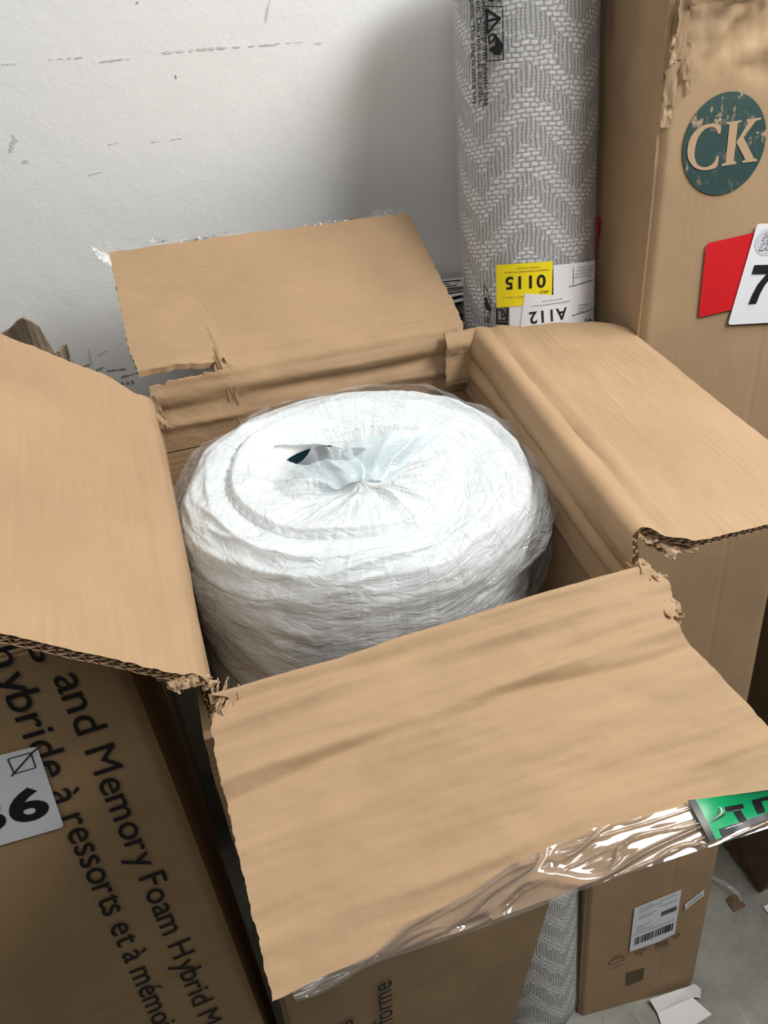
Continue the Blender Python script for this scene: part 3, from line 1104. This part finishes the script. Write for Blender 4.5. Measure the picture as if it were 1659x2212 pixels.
for k in range(5):
    print_text('fine_print', ['N S N X M 4R Y0LO', 'CNBN 00000002571NMX', 'ACTCMY 1JMHS 45 08 40', 'KDNVN0 1JUHD 0UHO', 'N26MKDC7T710'][k],
               on_roll(-58 - k * 1.2, 1.2395 - k * .0034 if k < 4 else 1.2235, RR + .0036), M_faint_grey, rug, width=.030 if k < 4 else .018, height=.0022)
for k in range(3):
    print_text('fine_print', ['090000000624Y', 'G10S0AA1', '06003'][k], on_roll(-66 - k * 3, 1.1985 - k * .0035, RR + .0036), M_faint_grey, rug, width=.018 - .004 * k, height=.002)
# warning print running down the wrap (reads downwards)


def down_roll(deg0, h0, r=RR + .0030):
    return lambda a, b: cyl(deg0 + math.degrees(b / R0), h0 - a, r)


for deg, txt, h0, wd in ((-152.5, 'danger of suffocation, keep this plastic bag', 1.565, .160), (-157.5, 'babies and children. Do not use in cribs,', 1.565, .157),
                         (-163.0, 'carriages or play pens. This bag is not a toy.', 1.565, .1575)):
    print_text('warning_print', txt, down_roll(deg, h0), M_ink, rug, width=wd, height=.0060, bold=.012)


def frame(pts, wdt, r, name='warning_print'):
    """line drawing on the wrap through (deg, height) points"""
    for k in range(len(pts) - 1):
        a, b = V(pts[k]), V(pts[k + 1])
        a2 = V((math.radians(a.x) * R0, a.y)); b2 = V((math.radians(b.x) * R0, b.y))
        t = (b2 - a2).normalized(); n = V((-t.y, t.x)) * wdt * .5
        q = [a2 - n - t * wdt * .4, b2 - n + t * wdt * .4, b2 + n + t * wdt * .4, a2 + n - t * wdt * .4]
        link(name, [cyl(math.degrees(p.x / R0), p.y, r) for p in q], [(0, 1, 2, 3)], M_ink, rug, False)


R3 = RR + .0030
frame([(-149.8, 1.4930), (-136.8, 1.4890), (-136.8, 1.4435), (-149.6, 1.4455), (-149.8, 1.4930)], .0009, R3)
frame([(-148.6, 1.4895), (-148.4, 1.4700), (-138.9, 1.4795), (-148.6, 1.4895)], .0024, R3)
frame([(-147.5, 1.4800), (-141.5, 1.4797)], .0024, R3)
frame([(-147.5, 1.4660), (-147.0, 1.4600), (-144, 1.4620), (-142, 1.4660), (-145, 1.4675), (-147.5, 1.4660)], .0020, R3)
frame([(-142.5, 1.4650), (-139, 1.4580), (-138, 1.4560), (-139.5, 1.4500), (-143, 1.4510), (-145.5, 1.4550), (-142, 1.4560)], .0034, R3)
frame([(-141, 1.4600), (-141, 1.4510)], .0050, R3)
frame([(-147, 1.4545), (-143.5, 1.4530)], .0022, R3)
frame([(-147.3, 1.4985), (-144.5, 1.4960), (-141.5, 1.4985), (-140.5, 1.5040)], .0026, R3)
frame([(-139.6, 1.4975), (-139.0, 1.4965)], .0045, R3)
# recycling emblem low on the wrap
frame([(-157.0, 1.2270), (-153.5, 1.2200), (-151.0, 1.2090), (-151.5, 1.1980), (-155, 1.1900)], .0009, R3)
frame([(-157.0, 1.2270), (-157.2, 1.1880)], .0009, R3)
frame([(-155.5, 1.2120), (-153.0, 1.2030), (-152.0, 1.2000), (-154.0, 1.2010), (-155.5, 1.2065)], .0036, R3)
frame([(-156, 1.1870), (-152.5, 1.1905), (-153, 1.1850), (-156, 1.1870)], .0010, R3)
frame([(-145.5, 1.2005), (-145.5, 1.1850), (-137.5, 1.1845), (-136.5, 1.2000)], .0022, R3)
frame([(-143.5, 1.1990), (-140, 1.1985), (-138.5, 1.1930), (-141, 1.1915), (-141.2, 1.1965)], .0018, R3)
frame([(-143.8, 1.1880), (-138.5, 1.1875)], .0016, R3)

# ------------------------------------------------------------------ tall carton with the green logo
TB = V((.4760, .2372, .0015)); TK = 1.034; TV = V((.20, .98, 0)); TX = V((.9884, -.1522, 0)); TU = V((.0411, .2669, .9628)); TN = V((-.1465, -.9516, .2701))   # TN faces the room
TW0, TW1, TLEN, TD = -.006, .2135, 1.60, .22
tall = thing('tall_cardboard_box', 'tall brown box with round green emblem leaning against the wall beside the rug roll', 'cardboard box', (TB.x + .1, TB.y + .15, 0))


def tp(s, h, off=0.0):
    p = TB + TX * (s * TK) + TU * (h * TK)
    return p - TV * off if off < -.0055 else p + TN * off          # the box stands flat, its depth runs level


def crush(s, h):
    """dents of the crumpled top"""
    k = sm(1.385, 1.46, h + .25 * max(0, s) * .35)
    return k * (.010 * ridge(V((s * 16, h * 22, 3)), 3) - .012) - .0008 * abs(fbm(V((s * 9, h * 6, 2)), 3))


def left_edge(h):
    return TW0 - .008 * math.sin(PI * min(1, max(0, h / 1.3))) + .004 * sm(1.33, 1.46, h) + .003 * sm(1.3, 1.4, h) * fbm(V((h * 60, 3, 3)), 3)


def S_tf(u, v):
    h = v * TLEN; l = left_edge(h)
    s = l + (TW1 - l) * u
    # old fold running down the face
    fold = -.0010 * gauss(s, .1364, .0018)
    e = .008 * (gauss(u, 0, .02)) + .008 * gauss(u, 1, .02)
    return tp(s, h, crush(s, h) + fold - e)


sheet('front_panel', S_tf, 70, 240, .005, M_tall, tall, .215, TLEN, False)


def S_tl(u, v):
    h = v * TLEN; l = left_edge(h)
    d = TD * u
    return tp(l, h, -d - .006) + TX * (-.002 * math.sin(PI * u) - .004 * ridge(V((u * 4, h * 9, 5)), 2) * sm(1.3, 1.45, h))


sheet('side_panel', S_tl, 24, 120, .005, M_tall, tall, TD, TLEN, True)
sheet('side_panel', lambda u, v: tp(TW1, v * TLEN, -.006 - TD * u), 8, 20, .005, M_tall, tall, TD, TLEN, False)
sheet('back_panel', lambda u, v: tp(TW0 + (TW1 - TW0) * u, v * TLEN, -.006 - TD), 8, 20, .005, M_tall, tall, .215, TLEN, True)
sheet('bottom_panel', lambda u, v: tp(TW0 + (TW1 - TW0) * u, .001, -.006 - TD * v), 6, 6, .004, M_tall, tall, .215, TD, False)
sheet('top_flap', lambda u, v: tp(TW0 + (TW1 - TW0) * u, TLEN - .004 + .012 * math.sin(PI * v), -.01 - TD * v), 16, 12, .004, M_tall, tall, .215, TD, True)


# torn liner along the upper left edge
def tshred(s, h, off, d1, d2, size, seed, mat=M_torn):
    def S(u, v):
        q = tp(s, h, off) + (TX * d1[0] + TU * d1[1] + TN * d1[2]).normalized() * size[0] * v
        q += (TX * d2[0] + TU * d2[1] + TN * d2[2]).normalized() * size[1] * (u - .5) * (1 + .6 * noise.noise(V((v * 5, seed, 2))))
        q += TN * (.16 * size[1] * fbm(V((u * 2, v * 3, seed * 2.2)), 2))
        q += TX * (.25 * size[1] * noise.noise(V((v * 4, seed, 7))))
        return q
    return sheet('torn_shred', S, 8, 14, .0009, mat, tall, size[1], size[0], True)[0]


for i, a in enumerate([(.004, 1.470, .004, (-.02, -1, 0), (1, 0, .1), (.055, .010)), (-.001, 1.425, .003, (-.05, -1, 0), (1, 0, .2), (.045, .012)),
                       (-.003, 1.385, .002, (0, -1, 0), (1, 0, .1), (.022, .009)), (.010, 1.430, .004, (.05, -1, 0), (1, 0, .4), (.03, .006)),
                       (-.004, 1.432, .006, (-.7, -.3, .5), (0, 1, .3), (.008, .008)), (-.002, 1.424, .005, (-.3, -.8, .2), (1, .4, .3), (.012, .006)),
                       (.006, 1.462, .010, (1, .03, .1), (0, 1, .5), (.05, .012)), (.05, 1.466, .006, (1, .05, 0), (0, 1, .4), (.05, .01)),
                       (.018, 1.475, .012, (.9, .2, .3), (.2, .5, .6), (.04, .018)), (.014, 1.41, .003, (.1, -1, 0), (1, 0, .3), (.02, .004))]):
    tshred(*a, i + 40, M_tall if i in (0, 1, 6, 7, 8) else M_torn)

# slit ripped through the edge
for (h0, h1, s0, s1, wd) in ((1.377, 1.359, -.0105, -.0165, .0012), (1.42, 1.377, -.0075, -.0095, .0016)):
    poly('rip', [(h0, -.001), (h0, .001), (h1, 0)], lambda h, e, s0=s0, s1=s1, h0=h0, h1=h1, wd=wd: tp(left_edge(h) - .0012, h, -.010 - .03 * (h0 - h) / (h0 - h1) + e), M_ink, tall)

# emblem: green disc with the two letters left in board colour
LC = (.0615, 1.3463)


def lp(off):
    return lambda s, h: tp(s, h, off + crush(s, h))


disc = poly('round_emblem', [(LC[0] + .0437 * math.cos(2 * PI * k / 72), LC[1] + .0440 * math.sin(2 * PI * k / 72)) for k in range(72)], lp(.0012), M_logo, tall)
M_letter = plain('board_letter', (.44, .30, .19), .7, .2)
C_ = [(.0552, 1.3633), (.0556, 1.3553), (.0526, 1.3559), (.0498, 1.3607), (.0443, 1.3622), (.0378, 1.3604), (.0319, 1.354), (.03, 1.3448), (.0305, 1.3371), (.034, 1.3308), (.0398, 1.3279), (.0462, 1.3279), (.0517, 1.3307), (.055, 1.337), (.0567, 1.3365), (.0565, 1.3269), (.0482, 1.3252), (.0396, 1.3253), (.0306, 1.3284), (.0239, 1.3357), (.022, 1.3435), (.0232, 1.3528), (.0284, 1.36), (.0372, 1.3642), (.0465, 1.365)]
K_ = [(.0602, 1.3652), (.0764, 1.3661), (.0763, 1.3648), (.0726, 1.3637), (.0727, 1.3468), (.0829, 1.3624), (.0826, 1.3641), (.0806, 1.3663), (.0964, 1.3674), (.0962, 1.3658), (.0911, 1.3646), (.0805, 1.3515), (.0945, 1.3331), (.0986, 1.3315), (.0986, 1.3299), (.0826, 1.3293), (.0822, 1.3307), (.0854, 1.3321), (.0736, 1.3476), (.0731, 1.3433), (.073, 1.3321), (.0763, 1.3301), (.0762, 1.3288), (.0605, 1.3277), (.0605, 1.3293), (.0645, 1.3308), (.0639, 1.3629), (.0606, 1.3636)]


def chaikin(p, n=2):
    for _ in range(n):
        q = []
        for k in range(len(p)):
            a, b = p[k], p[(k + 1) % len(p)]
            q += [(.78 * a[0] + .22 * b[0], .78 * a[1] + .22 * b[1]), (.22 * a[0] + .78 * b[0], .22 * a[1] + .78 * b[1])]
        p = q
    return p


poly('letter_c', chaikin(C_), lp(.0018), M_letter, disc); poly('letter_k', K_, lp(.0018), M_letter, disc)

# red sheet and the white number label over it
red = poly('red_sticker', round_poly([(.0545, 1.2582), (.112, 1.2650), (.112, 1.1915), (.0560, 1.1850)], .004), lp(.0020), M_red, tall)
wl = poly('number_label', round_poly([(.1085, 1.2730), (.188, 1.2655), (.170, 1.1700), (.0912, 1.1742)], .004), lp(.0030), M_white_paper, tall)
poly('grey_disc', [(.1236 + .0148 * math.cos(a * PI / 20), 1.2545 + .0135 * math.sin(a * PI / 20)) for a in range(40)], lp(.0034), M_grey_disc, wl)


def on_tall(s0, h0, off, rot=0.0):
    c, s = math.cos(rot), math.sin(rot)
    return lambda a, b: tp(s0 + a * c - b * s, h0 + a * s + b * c, off + crush(s0 + a, h0 + b))


print_text('printed_letter', 'PL', on_tall(.1165, 1.2564, .0038, -.02), M_navy, wl, height=.0078, bold=.035, shear=.25)
print_text('printed_letter', 'PL', on_tall(.1165, 1.2566, .0040, -.02), M_paper, wl, height=.0076, bold=.0, shear=.25)
print_text('printed_letter', 'Dea', on_tall(.1146, 1.2470, .0038, -.02), M_navy, wl, height=.0082, bold=.035, shear=.3, space=.9)
print_text('printed_letter', 'Dea', on_tall(.1146, 1.2472, .0040, -.02), M_paper, wl, height=.0080, bold=.0, shear=.3, space=.9)
poly('number_seven', [(.1121, 1.2329), (.1420, 1.2311), (.1405, 1.2235), (.1335, 1.2186), (.1277, 1.2112), (.1238, 1.2026), (.1212, 1.1933), (.112, 1.1939), (.1147, 1.2028), (.1197, 1.2136), (.128, 1.2229), (.1106, 1.2241)], lp(.0036), M_ink, wl)


# red sticker on the narrow side
def on_side(d, h, off=.0024):
    l = left_edge(h)
    return tp(l, h, -d - .006) + TX * (-.002 * math.sin(PI * d / TD) - off)


poly('red_sticker', [(.107, 1.250), (.165, 1.258), (.165, 1.198), (.114, 1.203)], on_side, M_red, tall)

# shipping papers low on the front
sl = poly('shipping_label', [(.0725, .256), (.1535, .2731), (.1545, .1640), (.1267, .1536), (.0736, .1472)], lp(.0022), M_white_paper, tall)


def quad_uv(p00, p10, p11, p01):
    return lambda u, v: V(p00).lerp(V(p10), u).lerp(V(p01).lerp(V(p11), u), v)


SQ = quad_uv((.0736, .1472), (.1545, .1640), (.1535, .2731), (.0725, .256))


def sl_rect(u0, u1, v0, v1, mat, name):
    f = lp(.0026)
    pts = [SQ(u0, v0), SQ(u1, v0), SQ(u1, v1), SQ(u0, v1)]
    return link(name, [f(p.x, p.y) for p in pts], [(0, 1, 2, 3)], mat, sl, False)


rnd = random.Random(3)
u = .09
while u < .93:
    wd = rnd.choice([.008, .012, .02, .028]); sl_rect(u, min(.94, u + wd), .12, .29, M_ink, 'barcode_bar'); u += wd + rnd.choice([.008, .014, .022])
u = .62
while u < .95:
    wd = rnd.choice([.01, .016, .024]); sl_rect(u, u + wd, .565, .665, M_ink, 'barcode_bar'); u += wd + .012
for v0, u0, u1 in ((.93, .12, .42), (.88, .12, .60), (.93, .55, .9), (.84, .12, .36), (.80, .55, .93), (.74, .12, .50), (.70, .12, .42), (.52, .10, .40), (.47, .10, .30), (.42, .10, .48), (.36, .05, .93)):
    sl_rect(u0, u1, v0, v0 + .012, M_faint_grey, 'print_line')
sm_l = poly('small_label', [(.1641, .2338), (.1957, .2585), (.1971, .2435), (.1663, .2189)], lp(.0022), M_white_paper, tall)
SQ2 = quad_uv((.1663, .2189), (.1971, .2435), (.1957, .2585), (.1641, .2338))
for v0, u0, u1 in ((.55, .2, .85), (.35, .12, .92)):
    pts = [SQ2(u0, v0), SQ2(u1, v0), SQ2(u1, v0 + .1), SQ2(u0, v0 + .1)]
    link('print_line', [lp(.0026)(p.x, p.y) for p in pts], [(0, 1, 2, 3)], M_faint_grey, sm_l, False)


def stroke(pts, wd, name='faded_pictogram', mat=M_dim_ink):
    vv, ff = [], []
    for k in range(len(pts) - 1):
        a, b = V(pts[k]), V(pts[k + 1]); t = (b - a).normalized(); n = V((-t.y, t.x)) * wd * .5
        for q in (a - n, b - n, b + n, a + n): vv.append(lp(.0012)(q.x, q.y))
        ff.append((4 * k, 4 * k + 1, 4 * k + 2, 4 * k + 3))
    return link(name, vv, ff, mat, tall, False)


# handling pictograms: open box, umbrella, people, glass, and two long lines under them
stroke([(.040, .124), (.066, .128), (.066, .138), (.053, .142), (.040, .134), (.040, .124)], .0014)
stroke([(.040, .134), (.066, .138)], .0014); stroke([(.044, .142), (.060, .147)], .0014)
stroke([(.086, .134), (.093, .142), (.100, .145), (.107, .139), (.086, .134)], .0014); stroke([(.097, .138), (.097, .128), (.101, .127)], .0014)
for k in range(3): stroke([(.124 + .008 * k, .138), (.124 + .008 * k, .149), (.128 + .008 * k, .150), (.128 + .008 * k, .140)], .0016)
stroke([(.156, .150), (.156, .157), (.164, .160), (.165, .152), (.156, .150)], .0014); stroke([(.160, .150), (.161, .145)], .0012)
stroke([(.040, .112), (.066, .117)], .0012); stroke([(.124, .131), (.150, .137)], .0012)
poly('faded_print_block', [(.0742, .0894), (.1075, .0905), (.1083, .0583), (.0775, .0531)], lp(.0012), plain('faded_green_print', (.115, .095, .05), .7, .2), tall)
for k in range(5): stroke([(.080, .060 + .006 * k), (.103, .064 + .006 * k)], .0012)

# ------------------------------------------------------------------ printed box on the left
lb = thing('printed_cardboard_box', 'brown mattress box with large black lettering standing under the raised flap', 'cardboard box', (-.22, .25, 0))
LY, LH, LK = .36, 1.150, .17


def ly(z): return LY - LK * (1.12 - z)


def lxe(z): return -.0530 + .036 * max(0, 1.12 - z) * (1 - .35 * max(0, 1.12 - z))


def S_lb(u, v):
    z = LH * v
    x = -.40 + (lxe(z) + .40) * u
    y = ly(z) + .0009 * fbm(V((x * 9, z * 7, 2)), 3) + .006 * gauss(u, 1, .012) + .0012 * gauss(z, .735 + .02 * x, .003) + .0012 * gauss(z, .60 + .02 * x, .003)
    return V((x, y, z))


sheet('front_panel', S_lb, 90, 200, .004, M_left, lb, .35, LH, False)
sheet('side_panel', lambda u, v: V((lxe(LH * v), ly(LH * v) + .006 + .150 * u, LH * v)), 10, 40, .004, M_left, lb, .15, LH, False)
sheet('side_panel', lambda u, v: V((-.40, ly(LH * v) + .006 + .150 * u, LH * v)), 6, 10, .004, M_left, lb, .15, LH, True)
sheet('back_panel', lambda u, v: V((-.40 + (lxe(LH * v) + .40) * u, ly(LH * v) + .156, LH * v)), 6, 10, .004, M_left, lb, .35, LH, True)
sheet('top_panel', lambda u, v: V((-.40 + (lxe(LH) + .40) * u, ly(LH) + .004 + .150 * v, LH)), 10, 8, .004, M_left, lb, .35, .15, False)


def on_left(x0, z0, tilt, off=.0016):
    # reads downwards; glyph tops point right
    return lambda a, b: V((x0 + b - a * tilt, ly(z0 - a) - off, z0 - a))


def text_width(body, bold):
    vs_, _ = text_mesh(body, bold)
    return max(v[0] for v in vs_) - min(v[0] for v in vs_)


def fitted(body, part_a, part_b, za, zb, x_a, x_b, height, bold=.012):
    """place a line so that the words part_a and part_b start at heights za and zb; each letter is a part"""
    adv = lambda t: text_width(t + 'I', bold) - text_width('I', bold) if t else 0.0
    wa = adv(body[:body.index(part_a)]); wb = adv(body[:body.index(part_b)])
    sc = (za - zb) / (wb - wa)
    tilt = (x_a - x_b) / (za - zb)
    z0 = za + wa * sc; x0 = x_a + (z0 - za) * tilt
    for k, ch in enumerate(body):
        if ch == ' ': continue
        d = adv(body[:k]) * sc
        bo = 0.0 if ch in 'MH' else bold
        wd = text_width(ch, bo) * sc
        if z0 - d < .15: break
        print_text('printed_letter', ch, on_left(x0 - d * tilt, z0 - d, tilt), M_ink, lb, width=wd, height=height, bold=bo)


fitted('g and Memory Foam Hybrid Mattress', 'Memory', 'Hybrid', 1.0537, .7898, -.0988, -.0964, .0222, .004)
fitted('hybride \u00e0 ressorts et \u00e0 m\u00e9moire de forme', 'ressorts', 'm\u00e9moire', .9959, .7748, -.1322, -.1344, .0222, .004)


def on_lb(off):
    return lambda x, z: V((x, ly(z) - off, z))


nl = poly('number_label', round_poly([(-.1254, 1.0735), (-.1317, .9864), (-.215, .9930), (-.208, 1.0800)], .004), on_lb(.0026), M_white_paper, lb)


def on_lab(x0, z0, rot, off):
    c, s_ = math.cos(rot), math.sin(rot)
    return lambda a, b: V((x0 + a * c - b * s_, ly(z0 + a * s_ + b * c) - off, z0 + a * s_ + b * c))


print_text('printed_number', '6', on_lab(-.1615, 1.0072, -.07, .0031), M_ink, nl, width=.0262, height=.0320, bold=.035)
print_text('printed_number', '3', on_lab(-.1895, 1.0085, -.07, .0031), M_ink, nl, width=.0250, height=.0320, bold=.035)
cb = [(-.1455, 1.0703), (-.1306, 1.0697), (-.1317, 1.0547), (-.1458, 1.0552)]
for k in range(4):
    a, b = V(cb[k]), V(cb[(k + 1) % 4]); t = (b - a).normalized(); n = V((-t.y, t.x)) * .0004
    link('tick_box_line', [on_lb(.0032)(q.x, q.y) for q in (a - n, b - n, b + n, a + n)], [(0, 1, 2, 3)], M_ink, nl, False)
for (a, b) in (((-.1482, 1.0540), (-.1290, 1.0700)), ((-.1290, 1.0700), (-.1225, 1.0735))):
    a, b = V(a), V(b); t = (b - a).normalized(); n = V((-t.y, t.x)) * .0006
    link('pen_tick', [on_lb(.0034)(q.x, q.y) for q in (a - n, b - n, b + n, a + n)], [(0, 1, 2, 3)], M_ink, nl, False)

# ------------------------------------------------------------------ torn carton behind the left flap
tc = thing('torn_carton', 'weathered brown carton with a crumpled torn top standing close to the white wall', 'cardboard box', (-.2, .82, 0))


def S_tc(u, v):
    x = -.34 + .270 * u
    crown = 1.184 + .017 * gauss(u, .925, .055) - .05 * sm(.965, 1.0, u) ** 2 + .0035 * fbm(V((u * 30, 2, 2)), 3)
    z = crown * v
    k = sm(.8, 1.0, v)
    y = .765 + k * (.018 * fbm(V((u * 9, v * 6, 1)), 3) + .012) - .02 * sm(.93, 1, u) * k * 0
    return V((x + .006 * k * noise.noise(V((u * 8, v * 7, 4))), y, z))


sheet('front_panel', S_tc, 80, 120, .004, M_grey_kraft, tc, .27, 1.1, False)
sheet('side_panel', lambda u, v: V((-.070 + .004 * math.sin(v * 20) * sm(.8, 1, v), .772 + .12 * u, (1.16 - .05 * u) * v)), 12, 60, .004, M_grey_kraft, tc, .12, 1.1, False)
sheet('back_panel', lambda u, v: V((-.34 + .27 * u, .893, 1.08 * v)), 8, 10, .004, M_grey_kraft, tc, .27, 1.1, True)
sheet('side_panel', lambda u, v: V((-.34, .772 + .12 * u, 1.08 * v)), 6, 10, .004, M_grey_kraft, tc, .12, 1.1, True)


def S_curl(u, v):
    x = -.066 + .008 * u + .003 * math.sin(v * 3); z = 1.085 + .052 * v * (1 - .35 * (2 * u - 1) ** 2)
    return V((x, .80 + .016 * (2 * u - 1) ** 2 + .006 * noise.noise(V((u * 4, v * 3, 2))), z))


sheet('torn_curl', S_curl, 12, 20, .003, M_grey_kraft, tc, .02, .08, False)

# ------------------------------------------------------------------ dark carton with papers behind the rug roll
dc = thing('dark_carton', 'dark grey carton between the white wall and the rug roll', 'cardboard box', (.46, .90, 0))
M_dgrey = plain('dark_grey_board', (.055, .055, .052), .8, .2)


def box_parts(root, x0, x1, y0, y1, z0, z1, mat, th=.004):
    sheet('front_panel', lambda u, v: V((x0 + (x1 - x0) * u, y0 + .001 * fbm(V((u * 5, v * 7, x0)), 2), z0 + (z1 - z0) * v)), 12, 24, th, mat, root, x1 - x0, z1 - z0)
    sheet('back_panel', lambda u, v: V((x0 + (x1 - x0) * u, y1, z0 + (z1 - z0) * v)), 4, 6, th, mat, root, x1 - x0, z1 - z0, True)
    sheet('side_panel', lambda u, v: V((x0, y0 + th + (y1 - y0 - 2 * th) * u, z0 + (z1 - z0) * v)), 8, 16, th, mat, root, y1 - y0, z1 - z0, True)
    sheet('side_panel', lambda u, v: V((x1, y0 + th + (y1 - y0 - 2 * th) * u, z0 + (z1 - z0) * v)), 8, 16, th, mat, root, y1 - y0, z1 - z0, False)
    sheet('top_panel', lambda u, v: V((x0 + (x1 - x0) * u, y0 + (y1 - y0) * v, z1 + .002 * fbm(V((u * 4, v * 4, x1)), 2))), 10, 10, th, mat, root, x1 - x0, y1 - y0)


box_parts(dc, .385, .530, .845, .950, 0, 1.082, M_dgrey)
for k, (x, y, rz, z) in enumerate([(.462, .902, .25, 1.0885), (.470, .908, -.12, 1.0925)]):
    def S_pp(u, v, x=x, y=y, rz=rz, z=z, k=k):
        a, b = (u - .5) * .085, (v - .5) * .062
        return V((x + a * math.cos(rz) - b * math.sin(rz), y + a * math.sin(rz) + b * math.cos(rz), z + .0018 * fbm(V((u * 3, v * 3, k * 4)), 2)))
    pp = sheet('printed_leaflet', S_pp, 10, 8, .0008, M_paper, None, .085, .062)[0]
    tag(pp, ['creased white leaflet with small black print on the dark carton, under another', 'creased white leaflet with small black print lying on top of another on the dark carton'][k], 'paper')
    for r_ in range(6):
        vv = []
        u0, u1, v0 = .12, .88 - .2 * ((r_ * 7) % 3) / 2, .14 + .13 * r_
        for (uu, v_) in ((u0, v0), (u1, v0), (u1, v0 + .055), (u0, v0 + .055)): vv.append(S_pp(uu, v_) + V((0, 0, .0006)))
        link('print_line', vv, [(0, 1, 2, 3)], M_ink, pp, False)

# ------------------------------------------------------------------ dark carton on the right
rc = thing('brown_carton', 'shadowed brown carton with a battered base standing right of the tall box', 'cardboard box', (1.05, .5, 0))


def S_rc(u, v):
    y = .285 + .42 * u; z = .006 + 1.1 * v
    k = sm(.05, 0, v)
    return V((.925 + .004 * fbm(V((u * 5, v * 9, 3)), 3) + k * .012 * fbm(V((u * 20, v * 30, 1)), 3), y, z + k * .010 * abs(noise.noise(V((u * 14, 1, 1))))))


sheet('side_panel', S_rc, 60, 80, .005, M_dark_kraft, rc, .42, 1.1, True)
sheet('front_panel', lambda u, v: V((.925 + .30 * u, .285 + .003 * fbm(V((u * 5, v * 8, 5)), 2), .006 + 1.1 * v)), 20, 40, .005, M_dark_kraft, rc, .3, 1.1, False)
sheet('side_panel', lambda u, v: V((1.225, .285 + .42 * u, .006 + 1.1 * v)), 6, 10, .005, M_dark_kraft, rc, .42, 1.1, False)
sheet('back_panel', lambda u, v: V((.925 + .30 * u, .705, .006 + 1.1 * v)), 6, 10, .005, M_dark_kraft, rc, .3, 1.1, True)
sheet('top_panel', lambda u, v: V((.925 + .30 * u, .285 + .42 * v, 1.106)), 6, 6, .005, M_dark_kraft, rc, .3, .42, False)


# ------------------------------------------------------------------ litter on the floor
wp = thing('folded_paper', 'folded white paper lying on the floor at the foot of the tall box', 'paper', (.66, .15, 0))


def quad3(a, b, c, d, u, v): return a.lerp(b, u).lerp(d.lerp(c, u), v)


FA, FB = tp(.121, .010, .009), tp(.205, .020, .010)             # upper edge, resting against the box
FC, FD = V((.6760, .1870, .008)), V((.6020, .1910, .006))       # fold line
FE, FF = V((.6930, .1540, .0025)), V((.5910, .1490, .0025))     # far corners of the half on the floor


def S_fp1(u, v):      # half lying on the floor
    p = quad3(FD, FC, FE, FF, u, v)
    p.z += .003 * math.sin(PI * u) * math.sin(PI * v)
    return p


def S_fp2(u, v):      # half folded up against the box
    p = quad3(FA, FB, FC, FD, u, v)
    n = V((-.1, -.8, .6))
    return p + n * (.004 * math.sin(PI * v) * math.sin(PI * u) + .0012 * noise.noise(V((u * 4, v * 3, 2))))


def S_fp3(u, v):      # corner turned down
    p = quad3(FB, FB + V((.012, -.010, -.012)), FC + V((.014, -.006, -.006)), FC, u, v)
    return p + V((0, 0, .003)) * math.sin(PI * u)


sheet('lower_half', S_fp1, 16, 16, .0008, M_paper, wp, .09, .09, True)
sheet('folded_half', S_fp2, 16, 16, .0008, M_paper, wp, .08, .05, True)
sheet('turned_corner', S_fp3, 8, 8, .0006, M_paper, wp, .02, .04, True)


def S_strap(u, v):
    p = V((.818, .415, .002)).lerp(V((.878, .285, .002)), u) + V((.006, .003, 0)) * (v - .5)
    p.z += .010 + .010 * math.sin(u * 6) ** 2 + .003 * v - .010 * (1 - sm(0, .08, u)) - .010 * sm(.92, 1, u)
    return p


tag(sheet('plastic_strap', S_strap, 40, 4, 0, film('strap_film', (.8, .8, .8), .25, .1, .12, .2), None, .15, .006, True)[0],
    'narrow clear plastic strap lying on the concrete floor beside the brown carton', 'strap')


def S_scrap(u, v):
    a = V((.912 + .045 * u, .262 - .028 * v, .003))
    a.z += .006 * math.sin(PI * u) + .002 * noise.noise(V((u * 3, v * 3, 5)))
    return a


tag(sheet('paper_scrap', S_scrap, 10, 6, .0006, M_paper, None, .04, .03, True)[0], 'small white paper scrap on the floor against the brown carton base', 'paper')


def S_bit(u, v):
    a = V((.852 + .030 * u, .300 - .024 * v, .003))
    a.z += .012 * math.sin(PI * u) * (1 - v) + .004 * noise.noise(V((u * 3, v * 3, 15)))
    return a


tag(sheet('cardboard_scrap', S_bit, 8, 6, .001, M_dark_kraft, None, .03, .02, True)[0], 'small curled brown cardboard scrap on the floor near the plastic strap', 'scrap')
